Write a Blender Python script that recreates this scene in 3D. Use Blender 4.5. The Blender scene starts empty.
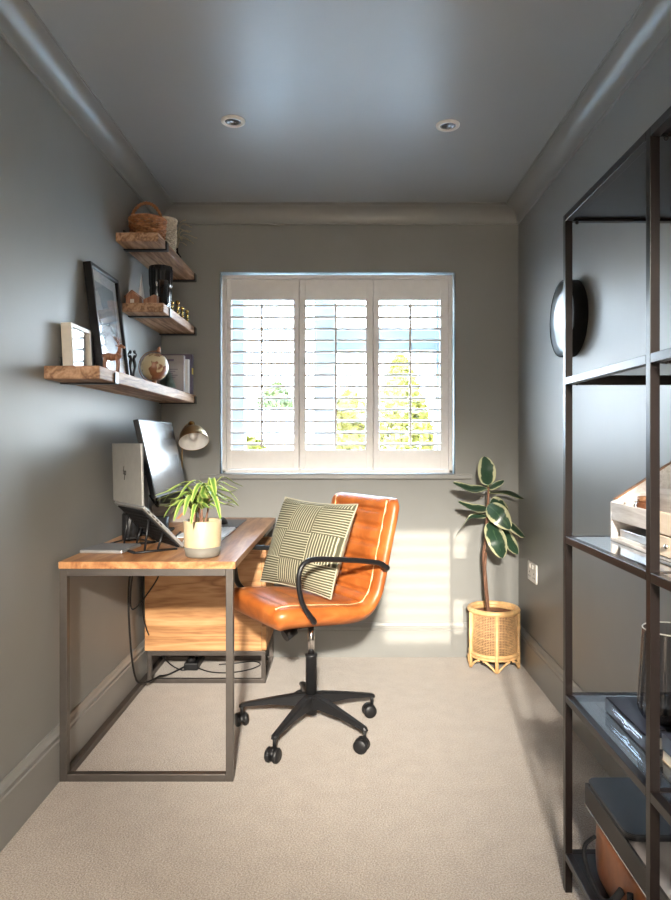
import bpy, bmesh, math, random
from mathutils import Vector, Matrix, noise
random.seed(7)
PI = math.pi
sc = bpy.context.scene
COL = sc.collection
V = Vector

# ------------------------------------------------------------------ materials
MATS = {}
def new_mat(name):
    m = bpy.data.materials.new(name); m.use_nodes = True
    nt = m.node_tree; b = nt.nodes['Principled BSDF']
    MATS[name] = m
    return m, nt, b
def N(nt, t, **kw):
    n = nt.nodes.new(t)
    for k, v in kw.items():
        if k.startswith('i_'): n.inputs[k[2:].replace('_', ' ')].default_value = v
        else: setattr(n, k, v)
    return n
def coords(nt, scale=(1, 1, 1), kind='Object', rot=(0, 0, 0)):
    tc = N(nt, 'ShaderNodeTexCoord'); mp = N(nt, 'ShaderNodeMapping')
    mp.inputs['Scale'].default_value = scale; mp.inputs['Rotation'].default_value = rot
    nt.links.new(tc.outputs[kind], mp.inputs['Vector'])
    return mp.outputs['Vector']
def ramp(nt, fac, stops):
    r = N(nt, 'ShaderNodeValToRGB')
    els = r.color_ramp.elements
    while len(els) < len(stops): els.new(0.5)
    for e, (p, c) in zip(els, stops): e.position = p; e.color = (*c, 1)
    nt.links.new(fac, r.inputs['Fac'])
    return r.outputs['Color']
def bump(nt, b, height, strength=0.2, dist=0.002):
    bp = N(nt, 'ShaderNodeBump'); bp.inputs['Strength'].default_value = strength
    bp.inputs['Distance'].default_value = dist
    nt.links.new(height, bp.inputs['Height']); nt.links.new(bp.outputs['Normal'], b.inputs['Normal'])
def plain(name, col, rough=0.5, metal=0.0, var=0.06, nscale=30, bmp=0.05, spec=None, coat=0, coat_r=0.1):
    m, nt, b = new_mat(name)
    vec = coords(nt)
    n = N(nt, 'ShaderNodeTexNoise'); n.inputs['Scale'].default_value = nscale; n.inputs['Detail'].default_value = 3
    nt.links.new(vec, n.inputs['Vector'])
    lo = tuple(c * (1 - var) for c in col); hi = tuple(min(1, c * (1 + var)) for c in col)
    nt.links.new(ramp(nt, n.outputs['Fac'], [(0.3, lo), (0.7, hi)]), b.inputs['Base Color'])
    b.inputs['Roughness'].default_value = rough; b.inputs['Metallic'].default_value = metal
    if spec is not None: b.inputs['Specular IOR Level'].default_value = spec
    if coat: b.inputs['Coat Weight'].default_value = coat; b.inputs['Coat Roughness'].default_value = coat_r
    if bmp: bump(nt, b, n.outputs['Fac'], bmp)
    return m
def wood(name, dark, mid, light, scale=1.0, axis='Y', rough=0.45, bmp=0.15, knots=1.0):
    """grain runs along axis"""
    m, nt, b = new_mat(name)
    s = {'X': (0.9, 9, 9), 'Y': (9, 0.9, 9), 'Z': (9, 9, 0.9)}[axis]
    vec = coords(nt, tuple(v * scale for v in s))
    n1 = N(nt, 'ShaderNodeTexNoise'); n1.inputs['Scale'].default_value = 1.1; n1.inputs['Detail'].default_value = 2
    n1.inputs['Distortion'].default_value = 0.6 * knots
    nt.links.new(vec, n1.inputs['Vector'])
    w = N(nt, 'ShaderNodeMath', operation='MULTIPLY'); w.inputs[1].default_value = 9.0
    nt.links.new(n1.outputs['Fac'], w.inputs[0])
    fr = N(nt, 'ShaderNodeMath', operation='PINGPONG'); fr.inputs[1].default_value = 1.0
    nt.links.new(w.outputs[0], fr.inputs[0])
    n2 = N(nt, 'ShaderNodeTexNoise'); n2.inputs['Scale'].default_value = 14; n2.inputs['Detail'].default_value = 5
    nt.links.new(vec, n2.inputs['Vector'])
    mx = N(nt, 'ShaderNodeMath', operation='MULTIPLY_ADD'); mx.inputs[1].default_value = 0.45
    nt.links.new(fr.outputs[0], mx.inputs[0])
    sc2 = N(nt, 'ShaderNodeMath', operation='MULTIPLY'); sc2.inputs[1].default_value = 0.6
    nt.links.new(n2.outputs['Fac'], sc2.inputs[0]); nt.links.new(sc2.outputs[0], mx.inputs[2])
    nt.links.new(ramp(nt, mx.outputs[0], [(0.22, dark), (0.5, mid), (0.8, light)]), b.inputs['Base Color'])
    b.inputs['Roughness'].default_value = rough
    bump(nt, b, mx.outputs[0], bmp, 0.001)
    return m

# painted walls / ceiling : grey green eggshell
WALLC = (0.25, 0.25, 0.238)
def paint(name, col, rough, seed_scale=3.0):
    m, nt, b = new_mat(name)
    vec = coords(nt)
    n = N(nt, 'ShaderNodeTexNoise'); n.inputs['Scale'].default_value = seed_scale; n.inputs['Detail'].default_value = 4
    nt.links.new(vec, n.inputs['Vector'])
    nt.links.new(ramp(nt, n.outputs['Fac'], [(0.3, tuple(c * .96 for c in col)), (0.7, tuple(c * 1.04 for c in col))]), b.inputs['Base Color'])
    n2 = N(nt, 'ShaderNodeTexNoise'); n2.inputs['Scale'].default_value = 9; n2.inputs['Detail'].default_value = 6
    nt.links.new(vec, n2.inputs['Vector'])
    b.inputs['Roughness'].default_value = rough
    bump(nt, b, n2.outputs['Fac'], 0.12, 0.004)
    return m
paint('wall_paint', WALLC, 0.5)
paint('ceiling_paint', (0.33, 0.345, 0.355), 0.35, 2.0)
paint('right_wall_paint', WALLC, 0.42)
MATS['ceiling_paint'].node_tree.nodes['Principled BSDF'].inputs['Specular IOR Level'].default_value = 1.0
MATS['wall_paint'].node_tree.nodes['Principled BSDF'].inputs['Specular IOR Level'].default_value = 0.3
paint('trim_paint', WALLC, 0.33)
plain('added_landing_paint', (0.7, 0.66, 0.6), 0.7)
plain('white_lacquer', (0.86, 0.84, 0.82), 0.38, var=0.02)
plain('upvc', (0.36, 0.43, 0.47), 0.35, var=0.02)
# carpet
m, nt, b = new_mat('carpet')
vec = coords(nt)
n1 = N(nt, 'ShaderNodeTexNoise'); n1.inputs['Scale'].default_value = 230; n1.inputs['Detail'].default_value = 3
n2 = N(nt, 'ShaderNodeTexNoise'); n2.inputs['Scale'].default_value = 14; n2.inputs['Detail'].default_value = 8
n3 = N(nt, 'ShaderNodeTexVoronoi'); n3.inputs['Scale'].default_value = 160
for n in (n1, n2, n3): nt.links.new(vec, n.inputs['Vector'])
ad = N(nt, 'ShaderNodeMath', operation='MULTIPLY_ADD'); ad.inputs[1].default_value = 0.14
nt.links.new(n2.outputs['Fac'], ad.inputs[0])
m2 = N(nt, 'ShaderNodeMath', operation='MULTIPLY'); m2.inputs[1].default_value = 0.86
nt.links.new(n1.outputs['Fac'], m2.inputs[0]); nt.links.new(m2.outputs[0], ad.inputs[2])
nt.links.new(ramp(nt, ad.outputs[0], [(0.36, (0.275, 0.228, 0.188)), (0.5, (0.385, 0.328, 0.276)), (0.64, (0.50, 0.435, 0.372))]), b.inputs['Base Color'])
b.inputs['Roughness'].default_value = 0.95; b.inputs['Specular IOR Level'].default_value = 0.15
b.inputs['Sheen Weight'].default_value = 0.3
ad2 = N(nt, 'ShaderNodeMath', operation='ADD'); nt.links.new(n1.outputs['Fac'], ad2.inputs[0]); nt.links.new(n3.outputs['Distance'], ad2.inputs[1])
bump(nt, b, ad2.outputs[0], 0.6, 0.003)

wood('desk_wood', (0.22, 0.085, 0.032), (0.36, 0.16, 0.062), (0.48, 0.25, 0.11), 1.0, 'Y', 0.34)
wood('cabinet_wood', (0.28, 0.125, 0.045), (0.47, 0.235, 0.095), (0.58, 0.33, 0.15), 1.0, 'X', 0.45, knots=2.0)
wood('shelf_wood', (0.15, 0.07, 0.035), (0.33, 0.18, 0.095), (0.50, 0.31, 0.19), 1.2, 'Y', 0.62, 0.5, 2.0)
wood('toy_wood', (0.22, 0.09, 0.045), (0.34, 0.15, 0.08), (0.44, 0.22, 0.12), 5, 'Z', 0.5)
wood('pale_wood', (0.66, 0.50, 0.36), (0.75, 0.60, 0.45), (0.82, 0.68, 0.53), 2, 'Y', 0.5, 0.05)
wood('whitewashed_wood', (0.55, 0.50, 0.47), (0.66, 0.61, 0.58), (0.76, 0.72, 0.69), 3, 'Y', 0.55, 0.1)
wood('brown_wood', (0.16, 0.075, 0.035), (0.26, 0.13, 0.065), (0.36, 0.19, 0.10), 3, 'X', 0.5, 0.1)
wood('bark', (0.10, 0.045, 0.025), (0.18, 0.085, 0.05), (0.27, 0.14, 0.09), 6, 'Z', 0.8, 0.5)
plain('desk_metal', (0.125, 0.11, 0.10), 0.38, 0.75)
plain('rack_metal', (0.008, 0.0055, 0.005), 0.28, 0.0, spec=0.25)
plain('black_metal', (0.010, 0.010, 0.011), 0.36, 0.0, spec=.4)
plain('black_plastic', (0.011, 0.011, 0.012), 0.42, spec=.35)
plain('chrome', (0.75, 0.75, 0.76), 0.12, 1.0, var=0.02)
plain('nickel', (0.62, 0.60, 0.58), 0.25, 1.0, var=0.02)
plain('silver_plastic', (0.50, 0.49, 0.48), 0.32, 0.7)
plain('laptop_grey', (0.33, 0.32, 0.295), 0.42, 0.35)
plain('logo_dark', (0.07, 0.07, 0.07), 0.2, 0.8)
plain('brass', (0.62, 0.40, 0.13), 0.22, 1.0)
plain('antique_brass', (0.40, 0.27, 0.14), 0.3, 0.9)
plain('enamel_white', (0.86, 0.84, 0.80), 0.35)
plain('frame_black', (0.009, 0.008, 0.008), 0.4, spec=.3)
plain('rim_black', (0.008, 0.008, 0.008), 0.7, spec=.12)
plain('frame_cream', (0.78, 0.72, 0.62), 0.45)
plain('paper', (0.80, 0.79, 0.77), 0.7)
plain('cream_ceramic', (0.47, 0.37, 0.23), 0.45)
plain('stone_grey', (0.16, 0.145, 0.12), 0.7)
plain('soil', (0.05, 0.03, 0.02), 0.95, nscale=90, bmp=0.8)
plain('black_ceramic', (0.012, 0.012, 0.014), 0.16)
plain('dark_fabric', (0.01, 0.01, 0.011), 0.75, spec=.2)
plain('stand_black', (0.010, 0.010, 0.011), 0.8, spec=0.2)
plain('lid_navy', (0.022, 0.024, 0.028), 0.34, 0.0)
plain('book_navy', (0.02, 0.022, 0.035), 0.45)
plain('book_grey', (0.34, 0.31, 0.30), 0.55)
plain('book_plum', (0.13, 0.10, 0.15), 0.55)
plain('book_yellow', (0.75, 0.58, 0.10), 0.5)
plain('kraft', (0.36, 0.32, 0.29), 0.7)
plain('orange_print', (0.62, 0.27, 0.12), 0.7)
plain('pad_grey', (0.17, 0.17, 0.18), 0.6)
plain('key_white', (0.78, 0.80, 0.82), 0.45)
plain('socket_white', (0.82, 0.80, 0.77), 0.4, var=0.01)
plain('socket_hole', (0.03, 0.03, 0.03), 0.6)
plain('lens_dark', (0.25, 0.25, 0.26), 0.2, 0.8)
plain('figure_black', (0.012, 0.012, 0.012), 0.35)
plain('tray_brown', (0.03, 0.025, 0.022), 0.45, 0.0, spec=.3)
plain('bag_leather', (0.20, 0.065, 0.02), 0.4, nscale=25, bmp=0.3, var=0.25)
plain('cork', (0.55, 0.42, 0.28), 0.8)
plain('jar_brown', (0.10, 0.04, 0.02), 0.2)
plain('tree_frost', (0.30, 0.36, 0.30), 0.8, var=0.3, nscale=80)
plain('dry_stem', (0.42, 0.36, 0.25), 0.8)
plain('pale_cane', (0.58, 0.50, 0.40), 0.7, nscale=60, var=0.2)
plain('wicker', (0.34, 0.14, 0.055), 0.6, nscale=50, var=0.35, bmp=0.3)
plain('rattan', (0.74, 0.46, 0.21), 0.42, nscale=40, var=0.15)
plain('rattan_strand', (0.70, 0.44, 0.22), 0.5, nscale=60, var=0.2)
plain('liner_brown', (0.16, 0.07, 0.035), 0.7)
plain('bounce_gravel', (0.55, 0.55, 0.52), 0.9, nscale=2, var=0.1)  # outside ground made pale so it bounces light up to the ceiling
plain('render_pale', (0.7, 0.66, 0.62), 0.8, nscale=2)
plain('roof_tile', (0.50, 0.45, 0.43), 0.8, nscale=3, var=0.2)
plain('pyramid_pearl', (0.80, 0.80, 0.82), 0.15)
plain('pillow_back', (0.40, 0.37, 0.27), 0.9, nscale=200, bmp=0.4)

# leather
m, nt, b = new_mat('leather')
vec = coords(nt)
n = N(nt, 'ShaderNodeTexNoise'); n.inputs['Scale'].default_value = 9; n.inputs['Detail'].default_value = 6
n.inputs['Distortion'].default_value = 0.5
nt.links.new(vec, n.inputs['Vector'])
nt.links.new(ramp(nt, n.outputs['Fac'], [(0.3, (0.27, 0.070, 0.012)), (0.5, (0.41, 0.110, 0.020)), (0.7, (0.54, 0.175, 0.04))]), b.inputs['Base Color'])
vo = N(nt, 'ShaderNodeTexVoronoi', feature='DISTANCE_TO_EDGE'); vo.inputs['Scale'].default_value = 55
nt.links.new(vec, vo.inputs['Vector'])
s = N(nt, 'ShaderNodeMath', operation='MULTIPLY_ADD'); s.inputs[1].default_value = 0.25
nt.links.new(vo.outputs[0], s.inputs[0]); nt.links.new(n.outputs['Fac'], s.inputs[2])
bump(nt, b, s.outputs[0], 0.3, 0.006)
b.inputs['Roughness'].default_value = 0.42; b.inputs['Coat Weight'].default_value = 0.25; b.inputs['Coat Roughness'].default_value = 0.38
plain('welt_highlight', (0.80, 0.50, 0.27), 0.5)  # pale tone paints the highlight along the welt

# striped patchwork pillow (uses UV)
m, nt, b = new_mat('pillow_fabric')
tc = N(nt, 'ShaderNodeTexCoord'); sep = N(nt, 'ShaderNodeSeparateXYZ')
nt.links.new(tc.outputs['UV'], sep.inputs[0])
def mth(op, a, b2=None, c=None):
    x = N(nt, 'ShaderNodeMath', operation=op)
    for i, v in enumerate((a, b2, c)):
        if v is None: continue
        if isinstance(v, (int, float)): x.inputs[i].default_value = v
        else: nt.links.new(v, x.inputs[i])
    return x.outputs[0]
u, v = sep.outputs['X'], sep.outputs['Y']
pu = mth('FLOOR', mth('MULTIPLY', u, 3.0)); pv = mth('FLOOR', mth('MULTIPLY', v, 3.2))
par = mth('MODULO', mth('ADD', pu, pv), 2.0)
nz = N(nt, 'ShaderNodeTexNoise'); nz.inputs['Scale'].default_value = 6; nt.links.new(tc.outputs['UV'], nz.inputs['Vector'])
wob = mth('MULTIPLY', nz.outputs['Fac'], 2.2)
su = mth('SINE', mth('ADD', mth('MULTIPLY', u, 2 * PI * 33), wob)); sv = mth('SINE', mth('ADD', mth('MULTIPLY', v, 2 * PI * 36), wob))
mixv = mth('ADD', mth('MULTIPLY', su, par), mth('MULTIPLY', sv, mth('SUBTRACT', 1.0, par)))
nt.links.new(ramp(nt, mth('MULTIPLY_ADD', mixv, 0.5, 0.5), [(0.30, (0.075, 0.072, 0.042)), (0.62, (0.12, 0.115, 0.07)), (0.95, (0.46, 0.43, 0.31))]), b.inputs['Base Color'])
b.inputs['Roughness'].default_value = 0.95
bump(nt, b, mixv, 0.5, 0.003)

# picture prints, box coords (generated on the print mesh)
def print_mat(name, stops, scale=3, rough=0.25, coat=0.5):
    m, nt, b = new_mat(name)
    tc = N(nt, 'ShaderNodeTexCoord'); sp = N(nt, 'ShaderNodeSeparateXYZ'); nt.links.new(tc.outputs['Generated'], sp.inputs[0])
    n = N(nt, 'ShaderNodeTexNoise'); n.inputs['Scale'].default_value = scale; n.inputs['Detail'].default_value = 5
    nt.links.new(tc.outputs['Generated'], n.inputs['Vector'])
    a = N(nt, 'ShaderNodeMath', operation='MULTIPLY_ADD'); a.inputs[1].default_value = 0.35
    nt.links.new(n.outputs['Fac'], a.inputs[0]); nt.links.new(sp.outputs['Z'], a.inputs[2])
    nt.links.new(ramp(nt, a.outputs[0], stops), b.inputs['Base Color'])
    b.inputs['Roughness'].default_value = rough; b.inputs['Coat Weight'].default_value = coat; b.inputs['Coat Roughness'].default_value = 0.06
    return m
print_mat('landscape_print', [(0.2, (0.60, 0.60, 0.60)), (0.42, (0.35, 0.38, 0.40)), (0.55, (0.05, 0.06, 0.07)), (0.75, (0.20, 0.25, 0.29)), (1.0, (0.42, 0.47, 0.5))])
print_mat('small_print', [(0.2, (0.50, 0.52, 0.50)), (0.5, (0.62, 0.66, 0.68)), (0.8, (0.42, 0.50, 0.55)), (1.0, (0.75, 0.78, 0.8))])
print_mat('mount_card', [(0.0, (0.80, 0.80, 0.79)), (1.0, (0.82, 0.82, 0.81))])
print_mat('cover_grey', [(0.2, (0.30, 0.27, 0.26)), (0.75, (0.40, 0.37, 0.36)), (1.1, (0.30, 0.27, 0.26))], rough=0.5, coat=0.1)

# globe
m, nt, b = new_mat('globe_map')
vec = coords(nt, (11, 11, 8))
n = N(nt, 'ShaderNodeTexNoise'); n.inputs['Scale'].default_value = 1.5; n.inputs['Detail'].default_value = 3
nt.links.new(vec, n.inputs['Vector'])
nt.links.new(ramp(nt, n.outputs['Fac'], [(0.47, (0.66, 0.54, 0.33)), (0.50, (0.24, 0.09, 0.04)), (0.8, (0.40, 0.17, 0.08))]), b.inputs['Base Color'])
b.inputs['Roughness'].default_value = 0.3

# variegated rubber leaf (UV: u across 0..1, v along)
m, nt, b = new_mat('variegated_leaf')
tc = N(nt, 'ShaderNodeTexCoord'); sep = N(nt, 'ShaderNodeSeparateXYZ'); nt.links.new(tc.outputs['UV'], sep.inputs[0])
d = mth('ABSOLUTE', mth('SUBTRACT', sep.outputs['X'], 0.5))
nz = N(nt, 'ShaderNodeTexNoise'); nz.inputs['Scale'].default_value = 22; nz.inputs['Detail'].default_value = 3
nt.links.new(coords(nt), nz.inputs['Vector'])
e = mth('ADD', mth('MULTIPLY', d, 2.0), mth('MULTIPLY', mth('SUBTRACT', nz.outputs['Fac'], 0.5), 0.9))
nt.links.new(ramp(nt, e, [(0.0, (0.055, 0.10, 0.05)), (0.03, (0.02, 0.055, 0.03)), (0.68, (0.035, 0.07, 0.04)), (0.80, (0.50, 0.50, 0.30))]), b.inputs['Base Color'])
b.inputs['Roughness'].default_value = 0.32
m, nt, b = new_mat('dracaena_leaf')
tc = N(nt, 'ShaderNodeTexCoord'); sep = N(nt, 'ShaderNodeSeparateXYZ'); nt.links.new(tc.outputs['UV'], sep.inputs[0])
d = mth('ABSOLUTE', mth('SUBTRACT', sep.outputs['X'], 0.5))
nt.links.new(ramp(nt, mth('MULTIPLY', d, 2.0), [(0.35, (0.10, 0.20, 0.035)), (0.6, (0.26, 0.36, 0.07)), (0.9, (0.46, 0.52, 0.16))]), b.inputs['Base Color'])
b.inputs['Roughness'].default_value = 0.4; b.inputs['Subsurface Weight'].default_value = 0.0
# outside foliage
def foliage(name, c1, c2):
    m, nt, b = new_mat(name)
    n = N(nt, 'ShaderNodeTexNoise'); n.inputs['Scale'].default_value = 4; n.inputs['Detail'].default_value = 4
    nt.links.new(coords(nt), n.inputs['Vector'])
    nt.links.new(ramp(nt, n.outputs['Fac'], [(0.35, c1), (0.65, c2)]), b.inputs['Base Color'])
    b.inputs['Roughness'].default_value = 0.7
foliage('conifer_leaf', (0.09, 0.085, 0.008), (0.14, 0.13, 0.014))
foliage('hedge_leaf', (0.045, 0.06, 0.015), (0.08, 0.09, 0.025))

def thin_glass(name, tint=(1, 1, 1), refl=1.0, rough=0.02, base_mix=0.0):
    m = bpy.data.materials.new(name); m.use_nodes = True; nt = m.node_tree; nt.nodes.clear(); MATS[name] = m
    out = N(nt, 'ShaderNodeOutputMaterial'); tr = N(nt, 'ShaderNodeBsdfTransparent'); gl = N(nt, 'ShaderNodeBsdfGlossy')
    tr.inputs['Color'].default_value = (*tint, 1); gl.inputs['Roughness'].default_value = rough
    fr = N(nt, 'ShaderNodeFresnel'); fr.inputs['IOR'].default_value = 1.5
    mu = N(nt, 'ShaderNodeMath', operation='MULTIPLY'); mu.inputs[1].default_value = refl; mu.use_clamp = True
    mx = N(nt, 'ShaderNodeMixShader')
    ge = N(nt, 'ShaderNodeNewGeometry'); io = N(nt, 'ShaderNodeMath', operation='MULTIPLY_ADD'); io.inputs[1].default_value = -.8333; io.inputs[2].default_value = 1.5
    nt.links.new(ge.outputs['Backfacing'], io.inputs[0]); nt.links.new(io.outputs[0], fr.inputs['IOR'])
    nt.links.new(fr.outputs[0], mu.inputs[0]); nt.links.new(mu.outputs[0], mx.inputs['Fac'])
    nt.links.new(tr.outputs[0], mx.inputs[1]); nt.links.new(gl.outputs[0], mx.inputs[2]); nt.links.new(mx.outputs[0], out.inputs['Surface'])
thin_glass('window_glass', (0.96, 0.98, 0.98), 0.8)
thin_glass('shelf_glass', (0.62, 0.64, 0.65), 1.8, 0.03)
thin_glass('picture_glass', (1, 1, 1), 1.2, 0.03)
thin_glass('smoke_glass', (0.50, 0.50, 0.52), 1.6, 0.02)
# screen of the monitor, switched off
m, nt, b = new_mat('screen_off')
n = N(nt, 'ShaderNodeTexNoise'); n.inputs['Scale'].default_value = 3; nt.links.new(coords(nt), n.inputs['Vector'])
nt.links.new(ramp(nt, n.outputs['Fac'], [(0.3, (0.045, 0.047, 0.05)), (0.7, (0.05, 0.052, 0.056))]), b.inputs['Base Color'])
b.inputs['Roughness'].default_value = 0.22; b.inputs['Specular IOR Level'].default_value = 0.9
m, nt, b = new_mat('mirror_glass')
n = N(nt, 'ShaderNodeTexNoise'); n.inputs['Scale'].default_value = 2; nt.links.new(coords(nt), n.inputs['Vector'])
nt.links.new(ramp(nt, n.outputs['Fac'], [(0.3, (0.32, 0.345, 0.355)), (0.7, (0.35, 0.37, 0.38))]), b.inputs['Base Color'])
b.inputs['Metallic'].default_value = 1; b.inputs['Roughness'].default_value = 0.30

# ------------------------------------------------------------------ mesh builder
class MB:
    def __init__(s): s.bm = bmesh.new(); s.uv = s.bm.loops.layers.uv.new('UVMap')
    def _merge(s, b2, M=None):
        if M is not None: bmesh.ops.transform(b2, matrix=M, verts=b2.verts)
        bmesh.ops.recalc_face_normals(b2, faces=b2.faces)
        me = bpy.data.meshes.new('tmp'); b2.to_mesh(me); b2.free(); s.bm.from_mesh(me); bpy.data.meshes.remove(me); return s
    def box(s, a, b, bev=0.0, M=None, seg=2):
        b2 = bmesh.new(); bmesh.ops.create_cube(b2, size=1)
        a, b = V(a), V(b); c = (a + b) / 2; d = b - a
        for v in b2.verts: v.co = V((v.co.x * d.x + c.x, v.co.y * d.y + c.y, v.co.z * d.z + c.z))
        if bev: bmesh.ops.bevel(b2, geom=list(b2.edges), offset=min(bev, min(abs(d.x), abs(d.y), abs(d.z)) * .45), segments=seg, profile=0.5, affect='EDGES')
        return s._merge(b2, M)
    def tube(s, pts, r, seg=10, closed=False, flat=None, M=None):
        """sweep; r scalar or list; flat = (width factor, height factor) """
        pts = [V(p) for p in pts]; n = len(pts); b2 = bmesh.new()
        rs = r if isinstance(r, (list, tuple)) else [r] * n
        rings = []; up = None
        for i, p in enumerate(pts):
            a = pts[(i - 1) % n] if (closed or i > 0) else p; c = pts[(i + 1) % n] if (closed or i < n - 1) else p
            t = (c - a)
            t = t.normalized() if t.length > 1e-9 else V((0, 0, 1))
            if up is None:
                up = V((0, 0, 1)) if abs(t.z) < 0.9 else V((1, 0, 0))
            x = t.cross(up)
            if x.length < 1e-6: up = V((0, 1, 0)); x = t.cross(up)
            x.normalize(); y = x.cross(t).normalized(); up = y
            fx, fy = flat or (1, 1)
            rings.append([b2.verts.new(p + x * math.cos(2 * PI * k / seg) * rs[i] * fx + y * math.sin(2 * PI * k / seg) * rs[i] * fy) for k in range(seg)])
        m_ = n if closed else n - 1
        for i in range(m_):
            A, B = rings[i], rings[(i + 1) % n]
            for k in range(seg):
                f = b2.faces.new((A[k], A[(k + 1) % seg], B[(k + 1) % seg], B[k])); f.smooth = True
        if not closed: b2.faces.new(rings[0]); b2.faces.new(rings[-1])
        return s._merge(b2, M)
    def cyl(s, p0, p1, r0, r1=None, seg=24): return s.tube([p0, p1], [r0, r1 if r1 is not None else r0], seg)
    def lathe(s, prof, c=(0, 0, 0), seg=40, M=None, smooth=True, cap=True):
        b2 = bmesh.new(); c = V(c); rings = []
        for r, z in prof:
            rings.append([b2.verts.new(c + V((r * math.cos(2 * PI * k / seg), r * math.sin(2 * PI * k / seg), z))) for k in range(seg)])
        for A, B in zip(rings, rings[1:]):
            for k in range(seg):
                f = b2.faces.new((A[k], A[(k + 1) % seg], B[(k + 1) % seg], B[k])); f.smooth = smooth
        if cap: b2.faces.new(rings[0]); b2.faces.new(rings[-1])
        return s._merge(b2, M)
    def ball(s, c, r, scale=(1, 1, 1), seg=24, M=None):
        b2 = bmesh.new(); bmesh.ops.create_uvsphere(b2, u_segments=seg, v_segments=seg // 2 + 2, radius=r)
        for v in b2.verts: v.co = V((v.co.x * scale[0], v.co.y * scale[1], v.co.z * scale[2])) + V(c)
        for f in b2.faces: f.smooth = True
        return s._merge(b2, M)
    def grid(s, fn, nu, nv, M=None, smooth=True, closed_u=False):
        b2 = bmesh.new(); uvl = b2.loops.layers.uv.new('UVMap')
        P = [[b2.verts.new(V(fn(i / nu, j / nv))) for j in range(nv + 1)] for i in range(nu + 1)]
        for i in range(nu):
            for j in range(nv):
                f = b2.faces.new((P[i][j], P[i + 1][j], P[i + 1][j + 1], P[i][j + 1])); f.smooth = smooth
                for l, (a, b) in zip(f.loops, ((i, j), (i + 1, j), (i + 1, j + 1), (i, j + 1))): l[uvl].uv = (a / nu, b / nv)
        if M is not None: bmesh.ops.transform(b2, matrix=M, verts=b2.verts)
        me = bpy.data.meshes.new('tmp'); b2.to_mesh(me); b2.free(); s.bm.from_mesh(me); bpy.data.meshes.remove(me); return s
    def prism(s, poly, h0, h1, axis='Z', bev=0.0, M=None):
        b2 = bmesh.new()
        def P(a, b, h): return {'Z': (a, b, h), 'Y': (a, h, b), 'X': (h, a, b)}[axis]
        A = [b2.verts.new(P(a, b, h0)) for a, b in poly]; B = [b2.verts.new(P(a, b, h1)) for a, b in poly]
        b2.faces.new(A); b2.faces.new(B)
        for i in range(len(A)): b2.faces.new((A[i], A[(i + 1) % len(A)], B[(i + 1) % len(A)], B[i]))
        if bev: bmesh.ops.recalc_face_normals(b2, faces=b2.faces); bmesh.ops.bevel(b2, geom=list(b2.edges), offset=bev, segments=2, affect='EDGES')
        return s._merge(b2, M)
    def xf(s, M): bmesh.ops.transform(s.bm, matrix=M, verts=s.bm.verts); return s
    def build(s, name, mat, parent=None, origin=None):
        o = parent_origin(parent) if parent is not None else V(origin or (0, 0, 0))
        for v in s.bm.verts: v.co -= o
        me = bpy.data.meshes.new(name); s.bm.to_mesh(me); s.bm.free()
        me.materials.append(MATS[mat])
        ob = bpy.data.objects.new(name, me); COL.objects.link(ob)
        if parent is not None: ob.parent = parent
        else: ob.location = o
        return ob
def tips_me(m):
    me = bpy.data.meshes.new('tmp'); m.bm.to_mesh(me); m.bm.free(); return me
def parent_origin(p):
    o = V(p.location)
    while p.parent: p = p.parent; o += V(p.location)
    return o
def tag(o, label, cat, group=None, kind=None):
    o['label'] = label; o['category'] = cat
    if group: o['group'] = group
    if kind: o['kind'] = kind
    return o
def thing(name, loc, label, cat, group=None):
    o = bpy.data.objects.new(name, None); o.empty_display_size = 0.05; COL.objects.link(o); o.location = loc
    return tag(o, label, cat, group)
def struct(name, mb, mat, parent=None):
    o = mb.build(name, mat, parent)
    if parent is None: o['kind'] = 'structure'
    return o
def basis(F, C):
    """local x = F (forward), y = left of forward, z up ; at C"""
    F = V(F).normalized(); L = V((0, 0, 1)).cross(F)
    return Matrix(((F.x, L.x, 0, C[0]), (F.y, L.y, 0, C[1]), (0, 0, 1, C[2]), (0, 0, 0, 1)))
def smoothpath(pts, n=8):
    pts = [V(p) for p in pts]; out = []
    for i in range(len(pts) - 1):
        p0 = pts[max(i - 1, 0)]; p1 = pts[i]; p2 = pts[i + 1]; p3 = pts[min(i + 2, len(pts) - 1)]
        for k in range(n):
            t = k / n
            out.append(0.5 * ((2 * p1) + (p2 - p0) * t + (2 * p0 - 5 * p1 + 4 * p2 - p3) * t * t + (3 * p1 - p0 - 3 * p2 + p3) * t ** 3))
    out.append(pts[-1]); return out

# ------------------------------------------------------------------ room
XL, XR, YB, YF, ZC = -0.975, 0.92, 3.574, -0.9, 2.375
HX0, HX1, HZ0, HZ1 = -0.663, 0.583, 0.965, 2.036     # window opening
T = 0.12
struct('floor', MB().box((XL - T, -3.4, -0.1), (XR + T, YB + 0.3, 0)), 'carpet')
struct('ceiling', MB().box((XL - T, -3.4, ZC), (XR + T, YB + 0.3, ZC + 0.1)), 'ceiling_paint')
struct('wall_left', MB().box((XL - T, YF, 0), (XL, YB + 0.3, ZC)), 'wall_paint')
struct('wall_right', MB().box((XR, YF, 0), (XR + T, YB + 0.3, ZC)), 'right_wall_paint')
w = MB()
w.box((XL, YB, 0), (HX0, YB + 0.3, ZC)).box((HX1, YB, 0), (XR, YB + 0.3, ZC))
w.box((HX0, YB, 0), (HX1, YB + 0.3, HZ0)).box((HX0, YB, HZ1), (HX1, YB + 0.3, ZC))
struct('wall_back', w, 'wall_paint')
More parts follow.
